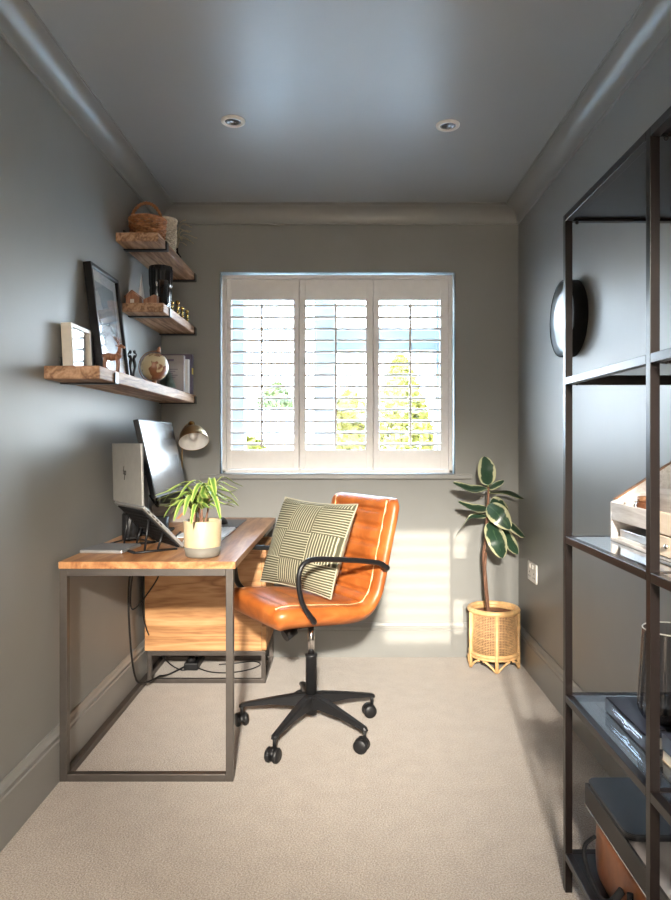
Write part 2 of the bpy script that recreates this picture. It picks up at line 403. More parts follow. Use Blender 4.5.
# wall behind the camera, its doorway and landing added to let light in
w = MB()
w.box((XL, YF - T, 0), (-0.45, YF, ZC)).box((0.72, YF - T, 0), (XR, YF, ZC)).box((-0.45, YF - T, 2.03), (0.72, YF, ZC))
struct('wall_front', w, 'wall_paint')
w = MB()
w.box((XL - T, -3.4, 0), (XL, YF, ZC)).box((XR, -3.4, 0), (XR + T, YF, ZC))
OX0, OX1, OZ0, OZ1 = 0.21, 0.65, 1.50, 2.13
w.box((XL - T, -3.5, 0), (OX0, -3.4, ZC)).box((OX1, -3.5, 0), (XR + T, -3.4, ZC)).box((OX0, -3.5, 0), (OX1, -3.4, OZ0)).box((OX0, -3.5, OZ1), (OX1, -3.4, ZC))
struct('added_landing', w, 'added_landing_paint')  # unseen enclosure added around the fill lights, open where the sun enters
w = MB()
k = OZ0 + 0.03
while k < OZ1: w.box((OX0, -3.47, k - 0.011), (OX1, -3.462, k + 0.011)); k += 0.066
struct('stripe_slats', w, 'white_lacquer')  # unseen slats added to break the sun into stripes

# coving
def coving_profile(n=24, d=0.082, pr=0.08):
    # (out from wall, down from ceiling)
    pts = [(0, 0), (pr + .006, 0), (pr + .006, 0.007), (pr, 0.007)]
    for i in range(n + 1):
        a = i / n * PI / 2
        pts.append((pr - pr * 0.88 * math.sin(a) , 0.010 + (d - 0.016) * (1 - math.cos(a))))
    pts += [(0.010, d), (0.007, d + 0.006), (0, d + 0.006)]
    return pts
cp = coving_profile()
struct('trim_left', MB().prism([(XL + a, ZC - b) for a, b in cp], YF, YB, 'Y'), 'trim_paint')
struct('trim_right', MB().prism([(XR - a, ZC - b) for a, b in cp], YF, YB, 'Y'), 'trim_paint')
struct('trim_back', MB().prism([(YB - a, ZC - b) for a, b in cp], XL, XR, 'X'), 'trim_paint')
bp = [(0, 0), (0.020, 0), (0.020, 0.138), (0.016, 0.142), (0.016, 0.147), (0.019, 0.151), (0.019, 0.158), (0.012, 0.165), (0.009, 0.172), (0.006, 0.178), (0, 0.178)]
struct('baseboard_left', MB().prism([(XL + a, b) for a, b in bp], YF, YB, 'Y'), 'trim_paint')
struct('baseboard_right', MB().prism([(XR - a, b) for a, b in bp], YF, YB, 'Y'), 'trim_paint')
struct('baseboard_back', MB().prism([(YB - a, b) for a, b in bp], XL, XR, 'X'), 'trim_paint')
# sill board
struct('trim_sill', MB().box((-0.77, YB - 0.022, HZ0 - 0.026), (0.67, YB + 0.02, HZ0), 0.004), 'trim_paint')

# window frame (upvc) behind the shutters
w = MB(); yw0, yw1 = YB + 0.13, YB + 0.20
def fr(x0, z0, x1, z1): w.box((x0, yw0, z0), (x1, yw1, z1), 0.006)
fr(HX0, HZ0, HX0 + 0.11, HZ1); fr(HX1 - 0.085, HZ0, HX1, HZ1)
fr(HX0, HZ0, HX1, HZ0 + 0.06); fr(HX0, HZ1 - 0.06, HX1, HZ1)
fr(-0.17, HZ0, -0.055, HZ1)
w.box((-0.06, yw0 + .004, 1.64), (HX1 - .04, yw1 - .004, 1.75), 0.002)
o = struct('window_1', w, 'upvc')
struct('window_pane', MB().box((HX0 + .05, YB + 0.160, HZ0 + .03), (-0.1, YB + 0.164, HZ1 - .03)).box((-0.1, YB + 0.160, HZ0 + .03), (HX1 - .03, YB + 0.164, HZ1 - .03)), 'window_glass', o)
# shutter surround frame
w = MB(); ys0, ys1 = YB - 0.006, YB + 0.045
fx0, fx1, fz0, fz1 = HX0 + 0.012, HX1 - 0.012, HZ0 + 0.004, HZ1 - 0.016
for (a, b, c, d) in ((fx0, fz0, fx0 + 0.022, fz1), (fx1 - 0.022, fz0, fx1, fz1), (fx0, fz0, fx1, fz0 + 0.020), (fx0, fz1 - 0.020, fx1, fz1)):
    w.box((a, ys0, b), (c, ys1, d), 0.004)
for px in (299.3, 373.3): w.box(((px - 345) / 188.6 - .014, YB + .029, fz0 + .018), ((px - 345) / 188.6 + .016, ys1, fz1 - .018))  # strips added behind the panel joints to block leaking sky light
struct('trim_window', w, 'white_lacquer')

# three shutter panels with open louvres
def shutter(x0, x1, lx0, lx1, label):
    z0, z1 = fz0 + 0.022, fz1 - 0.022; lz0, lz1 = 1.093, 1.888
    t = thing('window_shutter', ((x0 + x1) / 2, YB + 0.02, z0), label, 'shutter', None)
    f = MB(); y0, y1 = YB + 0.0, YB + 0.028
    f.box((x0, y0, z0), (lx0, y1, z1), 0.003).box((lx1, y0, z0), (x1, y1, z1), 0.003)
    f.box((lx0 - .002, y0 + .001, z0), (lx1 + .002, y1 - .001, lz0), 0.003).box((lx0 - .002, y0 + .001, lz1), (lx1 + .002, y1 - .001, z1), 0.003)
    f.build('panel_frame', 'white_lacquer', t)
    n = 13; p = (lz1 - lz0) / n
    l = MB()
    for i in range(n):
        zc = lz0 + p * (i + 0.5)
        pts = []
        for k in range(16):
            a = 2 * PI * k / 16
            pts.append((0.031 * (1 if abs(math.cos(a)) > .99 else abs(math.cos(a)) ** .25) * (1 if math.cos(a) > 0 else -1), 0.0062 * abs(math.sin(a)) ** .5 * (1 if math.sin(a) > 0 else -1)))
        ang = math.radians(4)
        poly = [(YB + 0.014 + u_ * math.cos(ang) - v_ * math.sin(ang), zc + u_ * math.sin(ang) + v_ * math.cos(ang)) for u_, v_ in pts]
        l.prism(poly, lx0 - 0.002, lx1 + 0.002, 'X')
    l.build('louvres', 'white_lacquer', t)
    MB().box(((lx0 + lx1) / 2 - 0.0065, YB - 0.027, lz0 + 0.015), ((lx0 + lx1) / 2 + 0.0065, YB - 0.017, lz1 - 0.02), 0.003).build('tilt_rod', 'white_lacquer', t)
sx = lambda px: (px - 345) / 188.6
e0, e1 = fx0 + 0.022, fx1 - 0.022
shutter(e0 + .001, sx(299), sx(231.4), sx(293.4), 'white louvred shutter panel at the left of the window, nearest the brass lamp')
shutter(sx(299) + .002, sx(373), sx(305.8), sx(365.8), 'middle white louvred shutter panel of the window, between two others')
shutter(sx(373) + .002, e1 - .001, sx(379.4), sx(440.2), 'white louvred shutter panel at the right of the window, before the yellow-green tree')

# downlights
for x, y, lab in ((-0.432, 2.60, 'round recessed ceiling downlight with white ring, on the desk side of the ceiling'), (0.402, 2.634, 'round recessed ceiling downlight with white ring, on the metal rack side of the ceiling')):
    t = thing('ceiling_downlight', (x, y, ZC), lab, 'downlight')
    MB().lathe([(0.030, -0.002), (0.032, -0.007), (0.040, -0.009), (0.046, -0.005), (0.047, 0.0)], (x, y, ZC), cap=False).build('ring', 'enamel_white', t)
    MB().lathe([(0.0005, -0.001), (0.020, -0.001), (0.022, -0.004), (0.025, -0.004), (0.031, -0.003)], (x, y, ZC - 0.001), cap=False).build('bulb_lens', 'lens_dark', t)

# wall socket
t = thing('wall_socket', (XR, 3.29, 0.50), 'white double wall socket plate low on the right-hand wall', 'socket')
MB().box((XR - 0.010, 3.215, 0.453), (XR, 3.362, 0.547), 0.004).build('plate', 'socket_white', t)
for yy in (3.25, 3.325):
    h = MB()
    for dy, dz, a, b in ((0, 0.0, .004, .008), (-.011, -.02, .008, .004), (.011, -.02, .008, .004)):
        h.box((XR - 0.0108, yy + dy - a / 2, 0.497 + dz - b / 2), (XR - 0.0095, yy + dy + a / 2, 0.497 + dz + b / 2))
    h.build('pin_holes', 'socket_hole', t)
for yy in (3.265, 3.31): MB().box((XR - 0.014, yy - .006, 0.520), (XR - 0.009, yy + .006, 0.540), .002).build('rocker', 'socket_white', t)

# round mirror
t = thing('round_mirror', (XR, 2.69, 1.628), 'round wall mirror with deep black rim, seen through the metal rack', 'mirror')
Mx = Matrix.Translation((XR - 0.001, 2.69, 1.628)) @ Matrix.Rotation(-PI / 2, 4, 'Y')
MB().lathe([(0.146, 0.0), (0.151, 0.004), (0.153, 0.052), (0.151, 0.056), (0.148, 0.056), (0.147, 0.050), (0.146, 0.004)], (0, 0, 0), 72, Mx, cap=False).build('rim', 'rim_black', t)
MB().lathe([(0.148, 0.0480), (0.148, 0.0540), (0.10, 0.0543), (0.0005, 0.0545)], (0, 0, 0), 72, Mx).build('mirror_face', 'mirror_glass', t)

# ------------------------------------------------------------------ floating shelves
def wall_shelf(name, y0, ztop, th, brs, label, x1=-0.79):
    t = thing(name, (XL, (y0 + YB) / 2, ztop), label, 'shelf', None)
    b = MB().box((XL + 0.004, y0, ztop - th), (x1, YB - 0.004, ztop), 0.004)
    b.build('board', 'shelf_wood', t)
    for yb in brs:
        k = MB(); w2 = 0.0175
        k.box((XL + 0.001, yb - w2, ztop - th - 0.005), (x1 + 0.006, yb + w2, ztop - th), 0.001)
        k.box((x1 + 0.0005, yb - w2, ztop - th - 0.005), (x1 + 0.006, yb + w2, ztop - th + 0.034), 0.001)
        k.box((XL, yb - w2, ztop + .0005), (XL + 0.0045, yb + w2, ztop + 0.045), 0.001)
        k.build('bracket', 'black_metal', t)
wall_shelf('wall_shelf', 2.17, 1.383, 0.043, (2.32, 3.545), 'lowest and longest reclaimed wood wall shelf, holding frames and globe')
wall_shelf('wall_shelf', 2.934, 1.742, 0.040, (3.04, 3.545), 'middle reclaimed wood wall shelf, holding the black vase and brass candlesticks')
wall_shelf('wall_shelf', 2.85, 2.023, 0.038, (2.98, 3.545), 'highest reclaimed wood wall shelf, carrying the wicker basket')

# --- top shelf: baskets
Z3 = 2.023
def basket(c, r, h, mat_, name, label, handle=True, mat2=None, sx_=1.0):
    t = thing(name, c, label, 'basket')
    b2 = MB()
    nr = int(h / 0.009)
    ns = 28
    for j in range(nr):
        z = 0.006 + j * 0.0092
        rr = r * (0.88 + 0.12 * j / nr)
        pts = []
        for k in range(ns * 4):
            a = 2 * PI * k / (ns * 4)
            q = rr + 0.0035 * math.sin(a * ns / 2 + PI * j)
            pts.append(V(c) + V((q * math.cos(a) * sx_, q * math.sin(a), z)))
        b2.tube(pts, 0.0052, 6, True)
    b2.lathe([(0.001, 0.001), (r * 0.86, 0.001), (r * 0.86, 0.006), (0.001, 0.006)], c)
    b2.build('woven_body', mat_, t)
    pts = [V(c) + V(((r + .002) * math.cos(2 * PI * k / 40) * sx_, (r + .002) * math.sin(2 * PI * k / 40), h + 0.002)) for k in range(40)]
    MB().tube(pts, 0.007, 8, True).build('rim', mat_, t)
    if handle:
        hp = [V(c) + V((r * math.cos(PI * k / 24) * 0.93, -0.3 * r, h * 0.7 + (0.078 * math.sin(PI * k / 24)) * 1.35)) for k in range(25)]
        hb = MB().tube(hp, 0.006, 8)
        tw = []
        for k in range(241):
            a = PI * k / 240; ctr = V(c) + V((r * math.cos(a) * 0.93, -0.3 * r, h * 0.7 + 0.078 * math.sin(a) * 1.35))
            ph = a * 36
            tw.append(ctr + V((math.cos(a), 0, math.sin(a))) * 0.006 * math.cos(ph) + V((0, 1, 0)) * 0.006 * math.sin(ph))
        hb.tube(tw, 0.0028, 5)
        hb.build('handle', mat_, t)
    return t
basket((-0.886, 3.03, Z3), 0.077, 0.105, 'wicker', 'wicker_basket', 'small brown wicker basket with arched handle on the highest shelf')
basket((-0.842, 3.165, Z3), 0.046, 0.150, 'pale_cane', 'woven_pot', 'pale woven pot just behind the wicker basket on the highest shelf', False)
t = thing('dried_flowers', (-0.855, 3.41, Z3), 'wispy dried stems in a dark bottle beyond the baskets', 'dried flowers')
MB().lathe([(0.001, 0), (0.025, 0), (0.027, 0.01), (0.026, 0.05), (0.012, 0.07), (0.010, 0.09), (0.012, 0.092), (0.009, 0.092)], (-0.855, 3.41, Z3)).build('bottle', 'black_ceramic', t)
st = MB(); tips = MB()
for i in range(26):
    a = random.uniform(0, 2 * PI); sp = random.uniform(0.03, 0.12); hh = random.uniform(0.14, 0.27)
    base = V((-0.855, 3.41, Z3 + 0.07)); tip = base + V((math.cos(a) * sp * 0.9, math.sin(a) * sp, hh - 0.07 - sp * .4))
    mid = base + V((math.cos(a) * sp * .3, math.sin(a) * sp * .3, (hh - .07) * .75))
    pth = smoothpath([base, mid, tip], 6); st.tube(pth, 0.0013, 4)
    for q in pth[-4:]: tips.ball(q + V((random.uniform(-.004, .004), random.uniform(-.004, .004), 0)), 0.0028, seg=6)
st.bm.from_mesh(tips_me(tips)); st.build('dried_stems', 'dry_stem', t)

# --- middle shelf
Z2 = 1.742
t = thing('black_vase', (-0.85, 3.11, Z2), 'tall glossy black fluted vase in the centre of the middle shelf', 'vase')
c = V((-0.85, 3.11, Z2)); vb = MB()
def vasefn(u_, v_):
    prof = [(0, .043), (.15, .045), (.45, .050), (.52, .047), (.56, .052), (.9, .054), (1, .050)]
    for (a, ra), (b, rb) in zip(prof, prof[1:]):
        if a <= v_ <= b: r = ra + (rb - ra) * (v_ - a) / (b - a); break
    a = 2 * PI * u_; r *= 1 + 0.03 * math.cos(a * 14)
    return c + V((r * math.cos(a), r * math.sin(a), v_ * 0.20))
vb.grid(vasefn, 168, 24); vb.lathe([(0.001, 0.0), (0.043, 0.0), (0.001, 0.001)], c); vb.lathe([(0.050, 0.2), (0.046, 0.199), (0.042, 0.02), (0.001, 0.02)], c, cap=False)
vb.build('vase_body', 'black_ceramic', t)
t = thing('smoked_glass', (-0.822, 3.03, Z2), 'clear straight glass in front of the black vase', 'glass')
MB().lathe([(0.001, 0), (0.021, 0), (0.0215, 0.004), (0.022, 0.12), (0.0205, 0.12), (0.0195, 0.006), (0.001, 0.005)], (-0.818, 3.035, Z2)).build('glass_body', 'smoke_glass', t)
t = thing('wooden_house', (-0.92, 2.985, Z2), 'little reddish wooden house ornament at the near end of the middle shelf', 'ornament')
MB().prism([(-0.965, Z2), (-0.905, Z2), (-0.905, Z2 + 0.032), (-0.935, Z2 + 0.055), (-0.965, Z2 + 0.032)], 2.965, 3.005, 'Y', 0.001).build('walls', 'toy_wood', t)
MB().prism([(-0.970, Z2 + .030), (-0.935, Z2 + 0.058), (-0.900, Z2 + .030), (-0.900, Z2 + .034), (-0.935, Z2 + 0.063), (-0.970, Z2 + .034)], 2.960, 3.01, 'Y').build('roof', 'toy_wood', t)
MB().box((-0.945, 2.9635, Z2 + .002), (-0.928, 2.966, Z2 + 0.022)).build('door', 'frame_cream', t)
tag(MB().prism([(-0.895, Z2), (-0.835, Z2), (-0.835, Z2 + 0.045), (-0.850, Z2 + 0.047), (-0.895, Z2 + 0.026)], 2.99, 3.03, 'Y', 0.001).build('wooden_wedge', 'toy_wood', None, (0, 0, 0)), 'plain sloping wooden block beside the little house ornament', 'ornament')
t = thing('glass_pyramid', (-0.925, 3.06, Z2), 'tall slim white cone tree ornament behind the wooden house', 'ornament')
MB().lathe([(0.001, 0), (0.022, 0), (0.022, 0.006), (0.001, 0.007)], (-0.925, 3.06, Z2)).build('base', 'toy_wood', t)
MB().lathe([(0.001, 0.007), (0.020, 0.007), (0.0008, 0.155)], (-0.925, 3.06, Z2), 6, smooth=False).build('cone', 'pyramid_pearl', t)
cs = [((-0.812, 3.16), 0.052, 'brass candlestick nearest the black vase'), ((-0.812, 3.27), 0.078, 'tallest brass candlestick, second from the black vase'),
      ((-0.812, 3.36), 0.066, 'brass candlestick third from the black vase'), ((-0.812, 3.465), 0.072, 'brass candlestick farthest from the black vase, by the window wall')]
for (x, y), hh, lab in cs:
    t = thing('brass_candlestick', (x, y, Z2), lab + ' on the middle shelf', 'candlestick', 'brass candlesticks on the middle shelf')
    k = hh / 0.07
    MB().lathe([(0.001, 0), (0.013, 0), (0.013, 0.003), (0.006, 0.006), (0.001, 0.007)], (x, y, Z2), 24).build('foot', 'brass', t)
    MB().lathe([(0.004, 0.006), (0.004, 0.016 * k), (0.009, 0.020 * k), (0.004, 0.025 * k), (0.0045, 0.036 * k), (0.009, 0.041 * k), (0.004, 0.046 * k), (0.005, 0.056 * k)], (x, y, Z2), 20).build('stem', 'brass', t)
    MB().lathe([(0.005, 0.055 * k), (0.009, 0.058 * k), (0.009, 0.070 * k), (0.006, 0.070 * k), (0.006, 0.060 * k)], (x, y, Z2), 20).build('cup', 'brass', t)

# --- lower shelf
Z1 = 1.383
def picture(name, label, y0, y1, h, th, lean, xb, bw, fmat, pmat, mount, prn):
    t = thing(name, (xb, (y0 + y1) / 2, Z1), label, 'picture frame')
    # local: X thickness (front face at x=0, back at -th), Y width, Z height ; lean rotates top towards the wall
    M = Matrix.Translation((xb, (y0 + y1) / 2, Z1 + 0.0005 + th * math.sin(lean))) @ Matrix.Rotation(-lean, 4, 'Y')
    w2 = (y1 - y0) / 2
    f = MB()
    f.box((-th, -w2, 0), (0, -w2 + bw, h), 0.0015, M).box((-th, w2 - bw, 0), (0, w2, h), 0.0015, M)
    f.box((-th, -w2 + bw, 0), (0, w2 - bw, bw), 0.0015, M).box((-th, -w2 + bw, h - bw), (0, w2 - bw, h), 0.0015, M)
    f.build('frame', fmat, t)
    MB().box((-th + .002, -w2 + bw * .6, bw * .6), (-th * .45, w2 - bw * .6, h - bw * .6), 0, M).build('mount', 'mount_card', t)
    MB().box((-th * .45 + .0003, -w2 + bw + mount, bw + mount * 1.1), (-th * .45 + .0012, w2 - bw - mount, h - bw - mount * 1.1), 0, M).build('print', prn, t)
    MB().box((-th * .25, -w2 + bw * .8, bw * .8), (-th * .25 + 0.0015, w2 - bw * .8, h - bw * .8), 0, M).build('glass', 'picture_glass', t)
picture('picture_frame', 'large black picture frame leaning on the wall behind the wooden reindeer', 2.50, 2.81, 0.425, 0.030, math.radians(7), -0.892, 0.014, 'frame_black', 'paper', 0.040, 'landscape_print')
picture('picture_frame', 'small deep cream picture frame at the near end of the lowest shelf', 2.295, 2.475, 0.160, 0.036, math.radians(3), -0.925, 0.014, 'frame_cream', 'paper', 0.018, 'small_print')

# reindeer
t = thing('wooden_reindeer', (-0.835, 2.44, Z1), 'carved wooden reindeer figure with antlers in front of the large black frame', 'figurine')
R0 = V((-0.842, 2.44, Z1)); g = MB()
def P(a, b, cc): return R0 + V((a, b, cc))
g.tube(smoothpath([P(-.030, 0, .060), P(-.022, 0, .064), P(.0, 0, .060), P(.018, 0, .063), P(.026, 0, .072)], 4), [.006] + [.0125] * 4 + [.0135] * 4 + [.0120] * 4 + [.0115] * 3 + [.009], 12)
g.tube([P(.020, 0, .066), P(.026, 0, .083), P(.026, 0, .098)], [.010, .007, .006], 10)
g.tube([P(.022, 0, .098), P(.031, 0, .101), P(.045, 0, .095)], [.006, .0075, .004], 10)
g.build('body', 'toy_wood', t)
for sx_, sy_ in ((-.024, -.009), (-.024, .009), (.018, -.009), (.018, .009)):
    MB().tube([P(sx_, sy_, .060), P(sx_ + (.003 if sx_ > 0 else -.004), sy_, .034), P(sx_ + .001, sy_, 0)], [.0065, .004, .0032], 8).build('leg', 'toy_wood', t)
for s_ in (-1, 1):
    a = MB()
    a.tube([P(.024, s_ * .004, .104), P(.016, s_ * .010, .122), P(.003, s_ * .014, .138)], [.0022, .002, .001], 6)
    a.tube([P(.016, s_ * .010, .122), P(.024, s_ * .013, .130)], [.0018, .001], 6)
    a.tube([P(.021, s_ * .007, .112), P(.031, s_ * .011, .120)], [.0018, .001], 6)
    a.build('antler', 'toy_wood', t)
    MB().ball(P(.019, s_ * .009, .101), .005, (1, 1, .5), 8).build('ear', 'toy_wood', t)
MB().ball(P(-.034, 0, .064), .005, (1, .8, 1), 8).build('tail', 'toy_wood', t)

# slender black figurine
c = V((-0.905, 2.87, Z1)); g = MB()
for s_ in (-1, 1):
    g.tube(smoothpath([c + V((s_ * .010, 0, .004)), c + V((s_ * .004, 0, .035)), c + V((s_ * .011, 0, .075)), c + V((s_ * .006, 0, .105)), c + V((s_ * .012, 0, .122))], 5), [.006] * 5 + [.005] * 5 + [.007] * 5 + [.006] * 5 + [.004], 10)
    g.tube(smoothpath([c + V((s_ * .010, 0, .110)), c + V((s_ * .018, -.004, .124)), c + V((s_ * .006, -.006, .140))], 4), .003, 8)
    g.ball(c + V((s_ * .009, 0, .136)), .0068, (.9, .9, 1.2), 10)
g.lathe([(0.001, 0), (.022, 0), (.022, .005), (.001, .006)], c)
tag(g.build('abstract_figurine', 'figure_black', None, c), 'slender black abstract figurine between the black frame and the globe', 'figurine')

# globe
c = V((-0.862, 3.05, Z1)); t = thing('desk_globe', c, 'small cream and brown globe on a wooden stand on the lowest shelf', 'globe')
MB().ball((0, 0, 0), .063, seg=40, M=Matrix.Translation(c + V((0, 0, .093))) @ Matrix.Rotation(math.radians(20), 4, 'Y')).build('sphere', 'globe_map', t)
MB().lathe([(0.001, 0), (.028, 0), (.028, .008), (.012, .014), (.009, .022), (.012, .030), (.001, .031)], c).build('stand', 'toy_wood', t)
ax = Matrix.Translation(c + V((0, 0, .093))) @ Matrix.Rotation(math.radians(14), 4, 'Y')
arc = [ax @ V((-.071 * math.cos(-PI / 2 + PI * k / 24), 0, .071 * math.sin(-PI / 2 + PI * k / 24))) for k in range(25)]
MB().tube(arc, .0035, 8, flat=(1, .7)).build('meridian', 'toy_wood', t)
MB().lathe([(.009, 0), (.011, .004), (.006, .012), (.008, .018), (.002, .026)], (0, 0, .068), 16, M=ax).build('finial', 'toy_wood', t)

# bottle-brush tree
c = V((-0.855, 3.24, Z1)); t = thing('bottlebrush_tree', c, 'small frosted green bottle-brush christmas tree between globe and books', 'ornament')
MB().lathe([(0.001, 0), (.015, 0), (.015, .014), (.001, .015)], c, 16).build('stand', 'toy_wood', t)
bb = MB(); b2 = bmesh.new()
for i in range(1500):
    z = random.random() ** 1.3; r = (1 - z) * .040 + .003; a = random.uniform(0, 2 * PI)
    d = V((math.cos(a), math.sin(a), -.15)); p0 = c + V((0, 0, .020 + z * .105)); p1 = p0 + d * r * random.uniform(.85, 1.1)
    n_ = V((-math.sin(a), math.cos(a), 0)) * .0009
    b2.faces.new([b2.verts.new(q) for q in (p0 - n_, p0 + n_, p1 + n_ * 1.4 + V((0, 0, .001)), p1 - n_ * 1.4)])
bb._merge(b2); bb.tube([c + V((0, 0, .014)), c + V((0, 0, .128))], .0015, 6); bb.build('bristles', 'tree_frost', t)

# standing books at the far end
def stand_book(y0, y1, x0, x1, h, cov, label, extra=None):
    t = thing('standing_book', ((x0 + x1) / 2, (y0 + y1) / 2, Z1), label, 'book', 'books standing on the lowest shelf')
    c = MB(); k = .0018
    c.box((x0, y0, Z1), (x1, y0 + k, Z1 + h)).box((x0, y1 - k, Z1), (x1, y1, Z1 + h)).box((x1 - k, y0, Z1), (x1, y1, Z1 + h))
    c.build('cover', cov, t)
    MB().box((x0 + .003, y0 + k, Z1 + .002), (x1 - k, y1 - k, Z1 + h - .002)).build('pages', 'paper', t)
    if extra == 'grey':
        m_ = MB()
        for i in range(6): m_.box((x0 + .02, y0 - .0004, Z1 + h * .62 - i * .010), (x1 - .03 - (i % 3) * .012, y0, Z1 + h * .62 - i * .010 + .003))
        m_.box((x0 + .03, y0 - .0004, Z1 + h * .84), (x1 - .05, y0, Z1 + h * .90))
        m_.build('cover_lines', 'book_plum', t)
    if extra == 'plum':
        MB().box((x1, y0 + .004, Z1 + h * .5), (x1 + .0005, y1 - .004, Z1 + h * .66)).box((x1 - .05, y0 - .0004, Z1 + h * .55), (x1 - .012, y0, Z1 + h * .72)).build('cover_patch', 'book_yellow', t)
stand_book(3.405, 3.437, -0.965, -0.815, 0.190, 'cover_grey', 'grey-covered upright book in front of the others on the lowest shelf', 'grey')
stand_book(3.445, 3.470, -0.965, -0.800, 0.175, 'paper', 'white-spined upright book in the middle of the lowest shelf books')
stand_book(3.480, 3.520, -0.965, -0.782 - .01, 0.205, 'book_plum', 'dark plum upright book with a yellow patch, nearest the window wall', 'plum')

# ------------------------------------------------------------------ desk
DX0, DX1, DY0, DY1, DZ = -0.957, -0.366, 2.25, 3.55, 0.737
t = thing('desk', ((DX0 + DX1) / 2, 2.9, 0), 'wooden desk on a square metal tube frame against the left wall', 'desk')
desk = t
MB().box((DX0, DY0, DZ - 0.024), (DX1, DY1, DZ), 0.0015).build('desktop', 'desk_wood', t)
a = 0.025; zt = DZ - 0.024
def sq(mb, p0, p1): mb.box((min(p0[0], p1[0]), min(p0[1], p1[1]), min(p0[2], p1[2])), (max(p0[0], p1[0]), max(p0[1], p1[1]), max(p0[2], p1[2])), 0.0015)
X0, X1 = DX0 + 0.002, DX1 - 0.008
for xx in (X0, X1 - a):
    MB().box((xx, DY0 + .004, 0), (xx + a, DY0 + .004 + a, zt), .0015).build('leg', 'desk_metal', t)
MB().box((X0 + a, DY0 + .004, 0), (X1 - a, DY0 + .004 + a, a), .0015).build('floor_rail', 'desk_metal', t)
MB().box((X0 + a, DY0 + .004, zt - a), (X1 - a, DY0 + .004 + a, zt), .0015).build('top_rail', 'desk_metal', t)
MB().box((X0, DY0 + .004 + a, 0), (X0 + a, DY1 - .03, a), .0015).build('floor_rail', 'desk_metal', t)
MB().box((X0, DY0 + .004 + a, zt - a), (X0 + a, DY1 - .03, zt), .0015).build('top_rail', 'desk_metal', t)
f = MB().box((X0 + a, 3.17, zt - a), (X1 - a, 3.19, zt), .0015).box((X1 - a, 3.17, zt - a), (X1, DY1 - .03, zt), .0015)
f.build('top_rail', 'desk_metal', t)
# cabinet frame
f = MB(); q = .020
for yy in (3.17, DY1 - .03 - q):
    f.box((X0 + a, yy, 0), (X1, yy + q, q), .001).box((X0 + a, yy, .150 - q), (X1, yy + q, .150), .001)
    f.box((X0 + a, yy, q), (X0 + a + q, yy + q, .150 - q), .001).box((X1 - q, yy, q), (X1, yy + q, .150 - q), .001)
f.box((X1 - q, 3.19, 0), (X1, DY1 - .05, q), .001)
f.build('cabinet_frame', 'desk_metal', t)
cab = MB().box((X0 + .012, 3.172, .152), (X1 - .018, 3.53, .640), .0015).build('drawer_cabinet', 'cabinet_wood', t)
for z0, z1 in ((.154, .395), (.399, .638)):
    MB().box((X1 - .017, 3.176, z0), (X1 + .003, 3.527, z1), .0015).build('drawer_front', 'cabinet_wood', cab)

# --- potted plant
c = V((-0.499, 2.362, DZ)); t = thing('potted_plant', c, 'yellow-green dracaena in a cream pot with grey base on the desk', 'plant')
pr = [(0.001, 0), (.054, 0), (.059, .006), (.0635, .036), (.066, .124), (.0645, .127), (.061, .124), (.058, .10), (.001, .10)]
MB().lathe(pr[3:], c, 48, cap=False).build('pot', 'cream_ceramic', t)
MB().lathe([(0.001, 0), (.054, 0), (.0595, .006), (.0637, .0362), (.001, .0364)], c, 48).build('pot_base', 'stone_grey', t)
MB().lathe([(0.001, .101), (.03, .105), (.059, .100)], c, 32, cap=False).build('soil', 'soil', t)
def blade(mb, path, width, fold=.15, n=14, k=4, wf=None, side=None):
    pth = smoothpath(path, n // (len(path) - 1) + 1); L = len(pth) - 1
    def fn(u_, v_):
        i = min(int(round(v_ * L)), L); p = pth[i]; tg = (pth[min(i + 1, L)] - pth[max(i - 1, 0)]).normalized()
        sd = side.copy() if side is not None else tg.cross(V((0, 0, 1)))
        if sd.length < 1e-4: sd = V((1, 0, 0))
        sd = (sd - tg * sd.dot(tg)).normalized(); up = sd.cross(tg)
        w_ = width * (wf(v_) if wf else math.sin(PI * min(1, .08 + v_ * .92)) ** .55)
        x = (u_ - .5) * 2
        return p + sd * x * w_ + up * abs(x) * w_ * fold
    mb.grid(fn, k, L)
stems = MB(); leaves = []
random.seed(11)
leafspec = []
top = c + V((0, 0, .10))
crowns = [(-.012, 0, .155), (.02, .01, .18), (.0, -.012, .135), (-.03, .012, .12)]
for (ax_, ay_, az_) in crowns:
    cr = c + V((ax_, ay_, .10 + az_ - .10 + .03))
    stems.tube(smoothpath([top + V((ax_ * .3, ay_ * .3, 0)), cr + V((0, 0, -.03)), cr], 4), .0035, 8)
    for i in range(11):
        a_ = 2 * PI * i / 11 + random.uniform(-.25, .25); ln = random.uniform(.09, .15)
        d = V((math.cos(a_), math.sin(a_), 0)); up = random.uniform(.015, .065)
        droop = random.uniform(-.05, .02)
        leafspec.append(([cr, cr + d * ln * .4 + V((0, 0, up)), cr + d * ln * .8 + V((0, 0, up * .7)), cr + d * ln * 1.12 + V((0, 0, up * .4 + droop))], random.uniform(.008, .012)))
stems.build('stems', 'bark', t)
for pth, w_ in leafspec:
    lb = MB(); blade(lb, pth, w_, .3, 14, 4); lb.build('leaf', 'dracaena_leaf', t)

